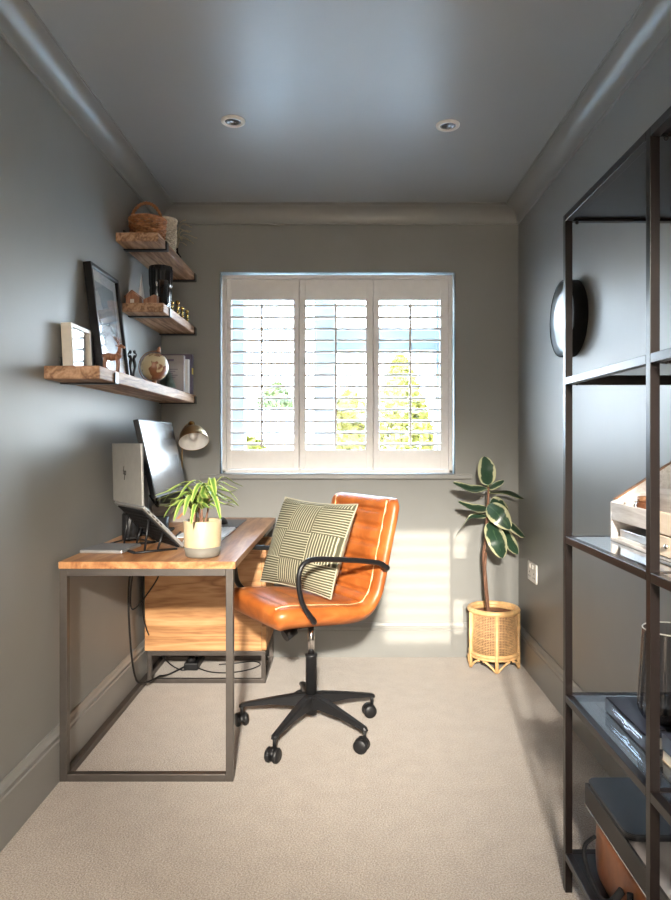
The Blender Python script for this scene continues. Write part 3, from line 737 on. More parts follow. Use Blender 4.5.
# --- laptop, leaning on a folding stand
HN = V((-0.713, 2.39, .905)); HF = V((-0.895, 2.62, .905)); FN = V((-0.590, 2.478, .752))
yax = (HF - HN); Wl = yax.length; yax.normalize()
xax = (FN - HN); xax = (xax - yax * xax.dot(yax)); Dl = xax.length; xax.normalize(); zax = xax.cross(yax).normalized()
def frame_m(o_, x_, y_, z_): return Matrix(((x_.x, y_.x, z_.x, o_.x), (x_.y, y_.y, z_.y, o_.y), (x_.z, y_.z, z_.z, o_.z), (0, 0, 0, 1)))
ML = frame_m(HN, xax, yax, zax)
t = thing('open_laptop', HN, 'open grey laptop propped on a folding stand, its lid back facing the camera', 'laptop')
MB().box((0, 0, -.006), (Dl, Wl, .006), .003, ML).build('keyboard_base', 'silver_plastic', t)
MB().box((.06, .02, .006), (Dl * .92, Wl - .02, .0068), 0, ML).build('keys', 'black_plastic', t)
pt = MB()
for x_ in (.02, .045, .065, .085): pt.box((x_, -.0006, -.003), (x_ + .012, .0008, .001), 0, ML)
pt.build('side_ports', 'black_plastic', t)
lz = V((-.02, -.012, 1)); lz = (lz - yax * lz.dot(yax)).normalized(); lx = yax.cross(lz).normalized()   # lx points towards the user
MLid = frame_m(HN + V((0, 0, .004)), lx, yax, lz)
if MLid.to_3x3() @ V((1, 0, 0)) @ V((1, .5, 0)) < 0: MLid = frame_m(HN + V((0, 0, .004)), -lx, yax, lz)
lid = MB().box((-.006, 0, 0), (0, Wl, .222), .002, MLid).build('lid', 'laptop_grey', t)
MB().box((0.0, .008, .012), (.0006, Wl - .008, .214), 0, MLid).build('screen', 'screen_off', lid)
MB().box((-.0068, -.0015, 0), (.001, .003, .222), .001, MLid).build('lid_edge', 'silver_plastic', lid)
lg = MB()
def stroke(y0, z0, y1, z1, w_=.0035):
    lg.prism([(y0 - w_ / 2, z0), (y0 + w_ / 2, z0), (y1 + w_ / 2, z1), (y1 - w_ / 2, z1)], -.0068, -.0060, 'X', 0, MLid)
cy_, cz_ = Wl * .56, .112      # slanted two-letter mark; reads from the back, so +y is to the viewer's left
s_ = -1
for y_, a_, b_ in ((.012, -.006, .026), (.003, -.006, .008), (-.003, -.026, .008), (-.012, -.006, .008)):
    stroke(cy_ + y_ + a_ * .25 * -1 * 1.0, cz_ + a_, cy_ + y_ - b_ * .25, cz_ + b_)
stroke(cy_ + .0115, cz_ + .006, cy_ + .0085, cz_ + .009, .010)
stroke(cy_ - .0060, cz_ + .006, cy_ - .0080, cz_ + .009, .012); stroke(cy_ - .0050, cz_ - .008, cy_ - .006, cz_ - .005, .012)
lg.build('lid_logo', 'logo_dark', lid)
# folding stand
t = thing('laptop_stand', (HN + V((0, 0.06, -.16))), 'black folding mesh stand carrying the open laptop', 'laptop stand')
pl = MB().box((.012, .015, -.011), (Dl - .004, Wl - .03, -.0068), .001, ML)
for k in range(8): pl.box((.02 + k * .022, .02, -.0125), (.024 + k * .022, Wl - .04, -.011), 0, ML)
pl.box((Dl - .012, .03, -.012), (Dl - .002, .05, .010), .001, ML).box((Dl - .012, Wl - .08, -.012), (Dl - .002, Wl - .06, .010), .001, ML)
pl.build('support_plate', 'stand_black', t)
def onfloor(p, dz=.004): return V((p.x, p.y, DZ + dz))
for yy in (.03, Wl - .06):
    A = ML @ V((.055, yy, -.012)); B = onfloor(ML @ V((.02, yy, 0)), .006)
    MB().tube([A, B], .004, 8).build('strut', 'black_metal', t)
    C_ = ML @ V((.13, yy, -.012)); D_ = onfloor(ML @ V((.09, yy, 0)), .006)
    MB().tube([C_, D_], .004, 8).build('strut', 'black_metal', t)
fb = MB()
for yy in (.03, Wl - .06):
    p0 = onfloor(ML @ V((-.03, yy, 0)), .0045); p1 = onfloor(ML @ V((Dl - .02, yy, 0)), .0045)
    fb.tube([p0, p1], .0055, 6, flat=(1.6, .75))
fb.tube([onfloor(ML @ V((-.03, .03, 0)), .0045), onfloor(ML @ V((-.03, Wl - .06, 0)), .0045)], .0055, 6, flat=(1.6, .75))
fb.build('foot_frame', 'black_plastic', t)

# black speakers
c = V((-0.872, 2.74, DZ)); t = thing('round_speaker', c, 'taller black cylindrical speaker behind the laptop near the wall', 'speaker')
MB().lathe([(0.001, 0), (.031, 0), (.033, .003), (.033, .105), (.030, .110), (.001, .110)], c).build('speaker_body', 'black_plastic', t)
MB().lathe([(0.001, .1102), (.024, .1102), (.022, .113), (.001, .113)], c).build('top_cap', 'pad_grey', t)
c = V((-0.775, 2.82, DZ)); t = thing('pen_pot', c, 'shorter black round pot beside the cylindrical speaker behind the laptop', 'pot')
MB().lathe([(0.001, 0), (.034, 0), (.036, .003), (.037, .085), (.034, .086), (.032, .01), (.001, .008)], c).build('pot_wall', 'black_plastic', t)
MB().lathe([(0.0375, .03), (.0382, .031), (.0382, .036), (.0375, .037)], c, cap=False).build('pot_band', 'chrome', t)
# closed thin laptop lying
t = thing('closed_tablet', (-0.86, 2.50, DZ), 'thin silver tablet lying flat at the near wall side of the desk', 'tablet')
Mt = Matrix.Translation((-0.868, 2.49, DZ)) @ Matrix.Rotation(math.radians(-6), 4, 'Z')
MB().box((-.075, -.085, 0.0005), (.085, .085, .012), .004, Mt).build('case', 'silver_plastic', t)
MB().box((-.070, -.080, 0.012), (.080, .080, .0135), .002, Mt).build('screen', 'pad_grey', t)
# laptop lead
cb = MB().tube(smoothpath([(-.915, 2.60, DZ + .005), (-.90, 2.66, DZ + .006), (-.84, 2.685, DZ + .016), (-.76, 2.66, DZ + .006), (-.70, 2.70, DZ + .005), (-.705, 2.80, DZ + .006), (-.72, 2.95, DZ + .006)], 8), .003, 8)
tag(cb.build('desk_cable', 'black_plastic', None, (-.8, 2.66, DZ)), 'thin black cable coiling on the desk behind the laptop stand', 'cable')

# --- monitor (screen faces right)
c = V((-0.85, 2.97, DZ)); t = thing('computer_monitor', c, 'flat computer monitor switched off, tilted back and facing the chair', 'monitor')
tilt = math.radians(13)
MM = Matrix.Translation((-0.757, 2.965, .912)) @ Matrix.Rotation(-tilt, 4, 'Y')
scr = MB().box((-.022, -.262, 0), (0, .262, .325), .003, MM).box((-.045, -.13, .05), (-.02, .13, .26), .010, MM).build('casing', 'black_plastic', t)
MB().box((0.0, -.255, .014), (.0008, .255, .318), 0, MM).build('screen', 'screen_off', t)
MB().box((0.0, -.260, .001), (.0014, .260, .013), 0, MM).build('chin_strip', 'pad_grey', t)
sp = MB().box((-0.905, 2.935, DZ + .012), (-0.875, 2.995, 1.03), .003); sp.box((-0.885, 2.945, .99), (-0.82, 2.985, 1.03), .003); sp.build('stand_column', 'black_plastic', t)
MB().box((-0.945, 2.86, DZ + .0005), (-0.775, 3.07, DZ + .012), .004).build('stand_base', 'black_plastic', t)
mc = MB()
for dz_, dy_ in ((0, 0), (-.015, .02)):
    mc.tube(smoothpath([(-.80, 2.83 + dy_, .985), (-.785, 2.80 + dy_, .92 + dz_), (-.80, 2.86 + dy_, .875 + dz_), (-.86, 2.97, .90)], 8), .0045, 8)
mc.build('rear_cable', 'black_plastic', t)
# grey box at the far end
t = thing('storage_box', (-0.865, 3.42, DZ), 'low grey cardboard box at the far end of the desk below the monitor', 'box')
MB().box((-0.952, 3.335, DZ + .0005), (-0.768, 3.48, DZ + .062), .002).build('box_body', 'kraft', t)
MB().box((-0.956, 3.331, DZ + .055), (-0.764, 3.484, DZ + .082), .002).build('box_lid', 'kraft', t)
MB().prism([(-.835, DZ + .018), (-.822, DZ + .018), (-.795, DZ + .048), (-.802, DZ + .052)], 3.3335, 3.335, 'Y').build('orange_mark', 'orange_print', t)
# keyboard
t = thing('computer_keyboard', (-0.535, 2.86, DZ), 'white slim computer keyboard lying along the desk behind the plant', 'keyboard')
MB().box((-0.640, 2.64, DZ + .0005), (-0.495, 3.07, DZ + .009), .003).build('keyboard_body', 'silver_plastic', t)
ks = MB()
for r_ in range(5):
    for k in range(15): ks.box((-0.636 + r_ * .028, 2.645 + k * .0283, DZ + .009), (-0.636 + r_ * .028 + .024, 2.645 + k * .0283 + .0245, DZ + .0125), .001, seg=1)
ks.build('keys', 'key_white', t)
tag(MB().box((-0.655, 3.12, DZ + .0003), (-0.50, 3.44, DZ + .003), .001).build('mouse_mat', 'pad_grey', None, (-.58, 3.28, DZ)), 'grey mouse mat at the far end of the desk', 'mouse mat')
t = thing('computer_mouse', (-0.60, 3.27, DZ + .003), 'black computer mouse on the grey mouse mat', 'mouse')
MB().ball((-0.60, 3.27, DZ + .0035), .03, (1, 1.6, 1.0), 20).build('mouse_shell', 'black_plastic', t)
for v_ in t.children[0].data.vertices:
    if v_.co.z < 0.0: v_.co.z = 0.0
MB().cyl((-0.603, 3.235, DZ + .030), (-0.597, 3.235, DZ + .030), .006).build('scroll_wheel', 'pad_grey', t)
tag(MB().box((-0.71, 2.80, DZ + .0005), (-0.66, 2.98, DZ + .003), .0005, Matrix.Identity(4)).build('paper_note', 'paper', None, (-.68, 2.9, DZ)), 'white slip of paper on the desk beside the monitor foot', 'paper')

# --- desk lamp
c = V((-0.795, 3.27, DZ)); t = thing('desk_lamp', c, 'brass desk lamp with tilted bell shade beside the window', 'lamp')
lb_ = V((-0.800, 3.30, DZ))
MB().lathe([(0.001, 0.0005), (.026, 0.0005), (.027, .012), (.010, .018), (.001, .019)], (-0.853, 3.524, DZ)).build('lamp_base', 'antique_brass', t)
MB().tube(smoothpath([(-0.853, 3.524, DZ + .015), (-0.853, 3.524, DZ + .2), (-0.850, 3.520, DZ + .38), (-0.830, 3.48, DZ + .47), (-0.768, 3.375, DZ + .497)], 6), .0045, 10).build('lamp_stem', 'antique_brass', t)
axis = V((.22, -.55, -.80)).normalized()
zz = axis; xx = zz.cross(V((0, 1, 0))).normalized(); yy = zz.cross(xx).normalized()
SM = frame_m(V((-0.768, 3.37, 1.232)), xx, yy, zz)
MB().lathe([(.013, 0), (.016, .004), (.016, .030), (.022, .038)], (0, 0, 0), 32, SM).build('socket', 'brass', t)
prof = [(.020, .034), (.035, .040), (.052, .054), (.064, .075), (.071, .100), (.0735, .118)]
sh = MB().lathe(prof, (0, 0, 0), 48, SM, cap=False).build('lamp_shade', 'antique_brass', t)
MB().lathe([(r - .0015, z + .0005) for r, z in prof], (0, 0, 0), 48, SM, cap=False).build('shade_lining', 'enamel_white', sh)
MB().ball((0, 0, .078), .023, (1, 1, 1.15), 20, SM).build('bulb', 'enamel_white', t)
MB().tube([SM @ V((.07350 * math.cos(2 * PI * k / 48), .0735 * math.sin(2 * PI * k / 48), .118)) for k in range(48)], .0016, 6, True).build('shade_rim', 'antique_brass', sh)

# --- cables under the desk, power strip
def cable(pts, r, label, name='power_cable'):
    tag(MB().tube(smoothpath(pts, 10), r, 8).build(name, 'black_plastic', None, pts[0]), label, 'cable')
cable([(-.915, 3.05, .70), (-.945, 3.0, .55), (-.94, 2.97, .40), (-.87, 2.98, .47), (-.83, 3.02, .56), (-.88, 3.04, .64), (-.90, 3.06, .70)], .0035, 'looped black cable hanging under the desk top by the wall')
cable([(-.915, 2.95, .705), (-.94, 2.93, .5), (-.935, 2.94, .25), (-.925, 2.98, .09), (-.905, 3.04, .05), (-.89, 3.12, .035), (-.875, 3.18, .030), (-.855, 3.27, .008), (-.80, 3.40, .006)], .0045, 'thick black power cable dropping from the desk down to the floor')
cable([(-.90, 3.08, .705), (-.93, 3.10, .45), (-.93, 3.14, .28), (-.90, 3.26, .12), (-.86, 3.34, .03), (-.80, 3.33, .008), (-.76, 3.36, .012)], .003, 'thin black cable running behind the cabinet to the power strip')
cable([(-.735, 3.36, .01), (-.66, 3.31, .006), (-.56, 3.30, .006), (-.47, 3.35, .006), (-.43, 3.42, .006), (-.47, 3.47, .006), (-.56, 3.44, .006), (-.64, 3.42, .006)], .003, 'black cable curling across the carpet under the drawers')
t = thing('power_strip', (-.77, 3.40, 0), 'black power strip with plugs on the carpet under the drawers', 'power strip')
MB().box((-.80, 3.34, 0.001), (-.73, 3.50, .038), .006).build('strip_body', 'black_plastic', t)
for yy in (3.365, 3.42): MB().lathe([(.001, 0), (.020, 0), (.020, .02), (.012, .035), (.001, .036)], (-.765, yy, .037), 16).build('plug', 'black_plastic', t)
t = thing('white_adapter', (-.915, 2.80, .66), 'small white adapter hanging under the desk from its lead', 'adapter')
MB().box((-.922, 2.788, .60), (-.908, 2.802, .665), .003).build('adapter_body', 'socket_white', t)
MB().tube([(-.915, 2.795, .663), (-.915, 2.795, .714)], .002, 6).build('lead', 'black_plastic', t)

# ------------------------------------------------------------------ office chair
CX, CY = -0.133, 2.654
F = V((-.83, -.557, 0)).normalized()
CM = basis(F, (CX, CY, 0))       # local +x forward, +y = chair's left; camera-near side is -y? resolved below
near = 1 if (CM.to_3x3() @ V((0, 1, 0))).y < 0 else -1
ch = thing('office_chair', (CX, CY, 0), 'orange tan leather swivel chair with black arms and five-star base', 'chair')
# shell centre line (x forward, z)
cl = smoothpath([(.268, 0, .500), (.225, 0, .512), (.14, 0, .508), (.03, 0, .497), (-.07, 0, .488), (-.135, 0, .500), (-.178, 0, .550), (-.200, 0, .62), (-.222, 0, .71), (-.245, 0, .80), (-.262, 0, .87), (-.272, 0, .915)], 12)
tot = [0]
for a_, b_ in zip(cl, cl[1:]): tot.append(tot[-1] + (b_ - a_).length)
L = tot[-1]
def shell_section(i):
    p = cl[i]; a_ = cl[max(i - 1, 0)]; b_ = cl[min(i + 1, len(cl) - 1)]; tg = (b_ - a_).normalized()
    nrm = V((tg.z, 0, -tg.x))      # towards the sitter: up on seat, forward on back
    if nrm.dot(V((.5, 0, .8))) < 0: nrm = -nrm
    s = tot[i]; e = min(s, L - s)
    rc = .05
    ins = 0 if e >= rc else rc - math.sqrt(max(rc * rc - (rc - e) ** 2, 0))
    hw = .232 - ins * .75
    th = (.036 + .010 * max(0, 1 - s / .45)) * (1 if e > .03 else max(.12, math.sqrt(max(1 - ((.03 - e) / .03) ** 2, 0))))
    pts = []
    inner = 40
    per = .066
    sb = s - .43
    seam = 0.0
    if s > .36: ph = ((s - .40) / per) % 1; seam = -.016 * math.exp(-((min(ph, 1 - ph)) / .15) ** 2)
    elif s > .04: ph = ((s - .055) / .105) % 1; seam = -.004 * math.exp(-((min(ph, 1 - ph)) / .10) ** 2)
    for k in range(inner + 1):
        y = -1 + 2 * k / inner; ay = abs(y) * hw
        prof = (1 - abs(y) ** 10) ** .5 if abs(y) < 1 else 0
        off = th * (.25 + .75 * prof)
        d = abs(ay - .178)
        off += -.007 * math.exp(-(d / .006) ** 2)
        if ay < .178: off += seam + .004
        pts.append(p + nrm * off + V((0, y * hw, 0)))
    for k in range(1, 10):
        y = 1 - 2 * k / 10
        prof = (1 - abs(y) ** 6) ** .5
        pts.append(p - nrm * th * (.45 + .5 * prof) + V((0, y * hw, 0)))
    return pts
b2 = bmesh.new(); rings = [[b2.verts.new(q) for q in shell_section(i)] for i in range(len(cl))]
for A, B in zip(rings, rings[1:]):
    for k in range(len(A)):
        f_ = b2.faces.new((A[k], A[(k + 1) % len(A)], B[(k + 1) % len(A)], B[k])); f_.smooth = True
for R_ in (rings[0], rings[-1]): f_ = b2.faces.new(R_); f_.smooth = True
sb_ = MB()._merge(b2, CM)
sb_.build('seat_shell', 'leather', ch)
for s_ in (-1, 1):
    pts = []
    for i in range(8, len(cl) - 5):
        p = cl[i]; tg = (cl[i + 1] - cl[i - 1]).normalized(); nrm = V((tg.z, 0, -tg.x))
        if nrm.dot(V((.5, 0, .8))) < 0: nrm = -nrm
        th = (.036 + .010 * max(0, 1 - tot[i] / .45)); pts.append(CM @ (p + nrm * (th - .004) + V((0, s_ * .1785, 0))))
    MB().tube(pts, .0033, 6).build('welt_highlight', 'welt_highlight', ch)
# arms
armpts = [(-.176, .66), (-.165, .668), (-.12, .690), (.02, .712), (.10, .722), (.147, .726), (.185, .716), (.203, .69), (.208, .655), (.200, .60), (.180, .555), (.141, .505)]
for s_ in (-1, 1):
    pts = smoothpath([(x, s_ * .262, z) for x, z in armpts], 6)
    pts = smoothpath([(-.185, s_ * .236, .652)] + [tuple(q) for q in pts[3:-3:4]] + [(.138, s_ * .250, .507), (.130, s_ * .228, .500)], 5)
    if s_ != near: pts = [V(q) - V((0, 0, .027 * min(1, max(0, (V(q).z - .5) / .1)))) for q in pts]
    MB().tube([CM @ V(q) for q in pts], .0125, 10, flat=(1.0, .75)).build('armrest', 'black_metal', ch)
# under-seat mechanism, knob, column
MB().box((-.10, -.06, .425), (.09, .06, .462), .006, CM).build('mechanism', 'black_metal', ch)
kb = V((.15, near * .05, .44))
MB().tube([CM @ V((.05, near * .01, .43)), CM @ V((.085, near * .01, .412))], .008, 8).tube([CM @ V((.08, near * .01, .413)), CM @ V((.125, near * .01, .395))], [.020, .024], 18).build('tension_knob', 'black_plastic', ch)
MB().cyl((CX, CY, .29), (CX, CY, .43), .013).build('gas_lift', 'chrome', ch)
MB().lathe([(.022, .125), (.022, .292), (.024, .294), (.024, .302), (.014, .303)], (CX, CY, 0), 28).build('column_sleeve', 'black_plastic', ch)
MB().lathe([(.001, .070), (.022, .070), (.024, .085), (.036, .09), (.038, .128), (.030, .138), (.001, .138)], (CX, CY, 0), 30).build('hub', 'black_plastic', ch)
for deg in (-115, -43, 29, 101, 173):
    a_ = math.radians(deg); d = V((math.cos(a_), math.sin(a_), 0)); sd = V((-d.y, d.x, 0)); C0 = V((CX, CY, 0))
    b2 = bmesh.new(); secs = []
    for r, w_, z0, z1 in ((.020, .023, .094, .148), (.06, .021, .102, .144), (.16, .016, .100, .124), (.262, .012, .087, .101), (.283, .0125, .080, .095), (.290, .008, .080, .090)):
        cc = C0 + d * r
        secs.append([b2.verts.new(q) for q in (cc + sd * w_ + V((0, 0, z0)), cc + sd * w_ * .95 + V((0, 0, z1 - .006)), cc + sd * w_ * .6 + V((0, 0, z1)), cc - sd * w_ * .6 + V((0, 0, z1)), cc - sd * w_ * .95 + V((0, 0, z1 - .006)), cc - sd * w_ + V((0, 0, z0)))])
    for A, B in zip(secs, secs[1:]):
        for k in range(6): b2.faces.new((A[k], A[(k + 1) % 6], B[(k + 1) % 6], B[k]))
    b2.faces.new(secs[0]); b2.faces.new(secs[-1])
    MB()._merge(b2).build('base_arm', 'black_plastic', ch)
    e = C0 + d * .280; wa = random.uniform(0, PI)
    wd = V((math.cos(wa), math.sin(wa), 0)); wr = V((-wd.y, wd.x, 0)); wc = e + wr * .012
    cs_ = MB().tube([e + V((0, 0, .05)), e + V((0, 0, .088))], .0065, 10)
    MW = frame_m(wc + V((0, 0, .027)), wr, V((0, 0, 1)), wd)
    hood = [MW @ V((.0235 * math.cos(q), .0235 * math.sin(q), 0)) for q in [math.radians(k) for k in range(20, 200, 15)]]
    cs_.tube(hood, .005, 8, flat=(2.6, 1)); cs_.build('caster', 'black_plastic', ch)
    for s_ in (-1, 1):
        MB().lathe([(.001, .006 * s_), (.024, .006 * s_), (.027, .010 * s_), (.027, .019 * s_), (.022, .024 * s_), (.001, .025 * s_)], (0, 0, 0), 24, MW).build('wheel', 'black_plastic', [q for q in ch.children if q.name.startswith('caster')][-1])

# cushion
pc = CM @ V((-.035, near * -.052, 0)); wx = V((.68, -.733, 0)).normalized()     # towards the near right
PS = .212
lean = V((-F.x, -F.y, 0)) * .30
vv = (V((0, 0, 1)) + lean + wx * .06).normalized(); vv = (vv - wx * vv.dot(wx) * .0).normalized(); nn = wx.cross(vv).normalized()
if nn.dot(V((0, -1, 0))) < 0: nn = -nn
PM = frame_m(V((pc.x - .022, pc.y, .722)), wx, vv, nn)
t = thing('throw_pillow', (pc.x, pc.y, .56), 'square olive and cream striped patchwork pillow on the leather chair', 'pillow')
def pil(sgn):
    def fn(u_, v_):
        x, y = u_ * 2 - 1, v_ * 2 - 1
        k = max(0, (1 - x * x)) * max(0, (1 - y * y)); z = .066 * k ** .42
        pin = 1 - .10 * (1 - x * x) * 0.0
        xx = x * (1 - .07 * (1 - y * y) * abs(x) ** 2) ; yy = y * (1 - .07 * (1 - x * x) * abs(y) ** 2)
        z += .004 * noise.noise(V((x * 2.3, y * 2.3, sgn))) * k ** .3
        return V((xx * PS * 1.06, yy * PS * .87, sgn * z))
    return fn
MB().grid(pil(1), 36, 36, PM).build('front_panel', 'pillow_fabric', t)
MB().grid(pil(-1), 36, 36, PM).build('back_panel', 'pillow_back', t)
ed = []
for k in range(96):
    q = k / 24
    if q < 1: uv_ = (q, 0)
    elif q < 2: uv_ = (1, q - 1)
    elif q < 3: uv_ = (3 - q, 1)
    else: uv_ = (0, 4 - q)
    ed.append(PM @ pil(1)(*uv_))
MB().tube(ed, .0035, 6, True).build('piping', 'pillow_back', t)

# ------------------------------------------------------------------ planter and rubber plant
PX, PY = 0.755, 3.425
t = thing('rattan_planter', (PX, PY, 0), 'round rattan planter with woven cane sides in the far right corner', 'planter')
R1 = .118
def ring(mb, r, z, tr, seg=8): mb.tube([(PX + r * math.cos(2 * PI * k / 48), PY + r * math.sin(2 * PI * k / 48), z) for k in range(48)], tr, seg, True)
g = MB(); ring(g, R1 + .002, .288, .013, 12); ring(g, R1 - .012, .276, .008); g.build('top_rim', 'rattan', t)
g = MB(); ring(g, R1, .075, .010); ring(g, R1 + .003, .060, .006); g.build('bottom_rim', 'rattan', t)
g = MB()
for k in range(90):
    a_ = 2 * PI * k / 90; g.tube([(PX + (R1 - .002) * math.cos(a_), PY + (R1 - .002) * math.sin(a_), z) for z in (.07, .282)], .0016, 4)
for k in range(25): ring(g, R1 - .001, .082 + k * .0079, .0016 if k % 5 else .0028, 4)
g.build('woven_cane', 'rattan_strand', t)
for k in range(5):
    a_ = math.radians(-95 + 72 * k); d = V((math.cos(a_), math.sin(a_), 0)); sd = V((-d.y, d.x, 0)); C0 = V((PX, PY, 0))
    g = MB().tube([C0 + d * (R1 + .006) + V((0, 0, z)) for z in (.28, .06, .002)], .009, 10)
    for s_ in (-1, 1):
        pts = []
        for j in range(9):
            q = j / 8; aa = a_ + s_ * (.05 + .50 * q); pts.append(V((PX + (R1 + .007) * math.cos(aa), PY + (R1 + .007) * math.sin(aa), .006 + .046 * math.sin(q * PI / 2))))
        g.tube(pts, .0055, 8)
    g.build('post', 'rattan', t)
MB().lathe([(.001, .062), (R1 - .010, .062), (R1 - .006, .28), (R1 - .012, .28), (R1 - .016, .25), (.001, .25)], (PX, PY, 0)).build('liner', 'liner_brown', t)
t = thing('rubber_plant', (PX, PY, .25), 'tall rubber plant with cream-edged green leaves growing from the rattan planter', 'plant')
MB().lathe([(.001, .251), (.05, .258), (R1 - .018, .252)], (PX, PY, 0)).build('soil', 'soil', t)
sx2 = lambda px, Y: (px - 345) * Y / 674
sz2 = lambda py, Y: 1.14 - (py - 441) * Y / 674
trunk = smoothpath([(PX - .03, PY - .02, .25), (sx2(484, 3.4), 3.4, sz2(560, 3.4)), (sx2(485.5, 3.4), 3.4, sz2(540, 3.4)), (sx2(488, 3.41), 3.41, sz2(505, 3.41)), (sx2(488.5, 3.41), 3.41, sz2(487, 3.41))], 8)
MB().tube(trunk, [.0105 - .0055 * i / len(trunk) for i in range(len(trunk))], 10).build('trunk', 'bark', t)
tr2 = MB().tube(smoothpath([(PX - .028, PY - .03, .25), (sx2(485, 3.38), 3.38, .42), (sx2(486, 3.39), 3.39, .58)], 6), .006, 8).build('side_stem', 'bark', t)
def leaf(p0, m_, p1, w_, side, fold=.10, wf=None):
    mb = MB(); pth = [p0, m_, p1]
    def wfn(v_): return max(0.02, math.sin(PI * (v_ ** .85))) ** .62 if 0 < v_ < 1 else .03
    blade(mb, pth, w_, fold, 16, 6, wf=wfn, side=V(side)); mb.build('leaf', 'variegated_leaf', t)
    MB().tube([V((sx2(488, 3.41), 3.41, V(p0).z - .012)), V(p0)], .0022, 6).build('leaf_stalk', 'dracaena_leaf', t)
def Q(px, py, Y): return V((sx2(px, Y), Y, sz2(py, Y)))
leaf(Q(488, 485, 3.40), Q(486.5, 470, 3.38), Q(484.5, 456.5, 3.40), .046, (1, .1, 0))
leaf(Q(486, 488, 3.40), Q(470, 490, 3.34), Q(453, 483, 3.30), .040, (.15, .7, .25), .25)
leaf(Q(489, 488, 3.41), Q(496, 484, 3.37), Q(504, 480.5, 3.36), .024, (.1, .6, .6), .25)
leaf(Q(490, 492, 3.42), Q(507, 491, 3.42), Q(524, 499, 3.42), .042, (-.1, .8, -.25), .2)
leaf(Q(487, 508, 3.40), Q(474, 509, 3.34), Q(458, 502, 3.31), .036, (.1, .7, .3), .2)
leaf(Q(488, 505, 3.38), Q(499, 515, 3.30), Q(510, 529, 3.29), .050, (.62, .1, .70), .10)
leaf(Q(490, 503, 3.44), Q(498, 506, 3.47), Q(508, 511, 3.49), .045, (.3, .2, .9), .10)
leaf(Q(486, 516, 3.40), Q(470, 519, 3.36), Q(455, 538, 3.34), .026, (.4, .7, .3), .2)
leaf(Q(489.5, 522, 3.38), Q(497, 540, 3.30), Q(503, 558, 3.30), .049, (.95, .1, .25), .10)
leaf(Q(500, 521, 3.36), Q(512, 526, 3.38), Q(525, 537, 3.40), .036, (.3, .6, .35), .15)
leaf(Q(495, 530, 3.42), Q(507, 538, 3.44), Q(518, 554, 3.45), .040, (.7, .3, .5), .10)

# ------------------------------------------------------------------ metal rack, right
RX0, RX1 = 0.556, 0.895
PYS = (1.70, 1.228, 0.756); rt = .018
t = thing('shelving_unit', (0.73, 1.23, 0), 'tall dark metal shelving unit with glass shelves along the right wall', 'shelving unit')
for yy in PYS:
    for xx in (RX0, RX1 - rt): MB().box((xx, yy, 0), (xx + rt, yy + rt, 1.713), .001).build('post', 'rack_metal', t)
LV = (.10, .50, .90, 1.30, 1.713)
for z in LV:
    f = MB()
    for xx in (RX0, RX1 - rt):
        for a_, b_ in zip(PYS[1:], PYS): f.box((xx, a_ + rt, z - rt), (xx + rt, b_, z), .001)
    for yy in PYS: f.box((RX0 + rt, yy, z - rt), (RX1 - rt, yy + rt, z), .001)
    f.build('rail_frame', 'rack_metal', t)
    for a_, b_ in zip(PYS[1:], PYS):
        solid = z in (.10, 1.713)
        MB().box((RX0 + rt, a_ + rt, z - .012 if solid else z - .006), (RX1 - rt, b_, z - .001)).build('shelf_panel', 'rack_metal' if solid else 'shelf_glass', t)
for yy in PYS[:2]:
    for zz_ in (1.690, 1.285):
        MB().ball((RX0 + .028, yy - .003 if yy != 1.70 else 1.697, zz_), .005, seg=8).build('bolt', 'black_metal', t)

# organiser on the .90 shelf
ZS = .90
t = thing('desk_organiser', (.75, 1.4, ZS), 'whitewashed wooden letter organiser with sloping sides on the metal rack', 'organiser')
ox0, ox1, oy0, oy1 = .645, .865, 1.10, 1.64
for yy in (oy0, oy1 - .010):
    MB().prism([(ox0, ZS), (ox1, ZS), (ox1, 1.115), (ox1 - .03, 1.115), (ox0 + .012, .998), (ox0, .992)], yy, yy + .010, 'Y', .001).build('side_panel', 'whitewashed_wood', t)
MB().prism([(ox0 + .012, .9985), (ox1 - .03, 1.116), (ox1 - .03, 1.119), (ox0 + .006, .999)], oy1 - .011, oy1 + .001, 'Y').build('slope_edge', 'brown_wood', t)
MB().box((ox1 - .010, oy0 + .01, ZS), (ox1, oy1 - .01, 1.115), .001).build('back_panel', 'brown_wood', t)
MB().box((ox0, 1.433, .950), (ox0 + .008, oy1 - .010, .992), .001).build('front_lip', 'whitewashed_wood', t)
MB().box((ox0 + .008, oy0 + .01, .950), (ox1 - .01, oy1 - .01, .956)).box((ox0, oy0 + .01, ZS), (ox1 - .01, oy1 - .01, ZS + .006)).box((ox0, 1.425, ZS + .006), (ox1 - .01, 1.433, .950)).box((ox0 + .09, oy0 + .01, .956), (ox0 + .096, oy1 - .01, 1.03)).build('divider', 'whitewashed_wood', t)
dr = MB().box((ox0 - .003, oy0 + .012, ZS + .008), (ox0 + .008, 1.422, .9480), .001).box((ox0 - .002, oy0 + .012, .951), (ox0 + .008, 1.430, .995), .001).build('drawer', 'pale_wood', t)
MB().ball((ox0 - .006, 1.34, .930), .005, seg=10).build('knob', 'nickel', dr)
t2 = thing('paper_stack', (.72, 1.53, ZS + .006), 'stack of white papers in the lower slot of the organiser', 'papers')
MB().box((ox0 + .01, 1.445, ZS + .0065), (ox0 + .16, 1.615, ZS + .012), .0005).build('lower_sheets', 'paper', t2)
MB().box((ox0 + .012, 1.45, ZS + .012), (ox0 + .15, 1.61, ZS + .030), .001).build('notebook', 'silver_plastic', t2)
t2 = thing('brown_jar', (ox0 + .050, 1.555, .956), 'small brown glass jar standing in the top tray of the organiser', 'jar')
MB().lathe([(.001, .0005), (.022, .0005), (.024, .004), (.024, .040), (.018, .046), (.001, .046)], (ox0 + .050, 1.555, .956), 28).build('jar_body', 'jar_brown', t2)
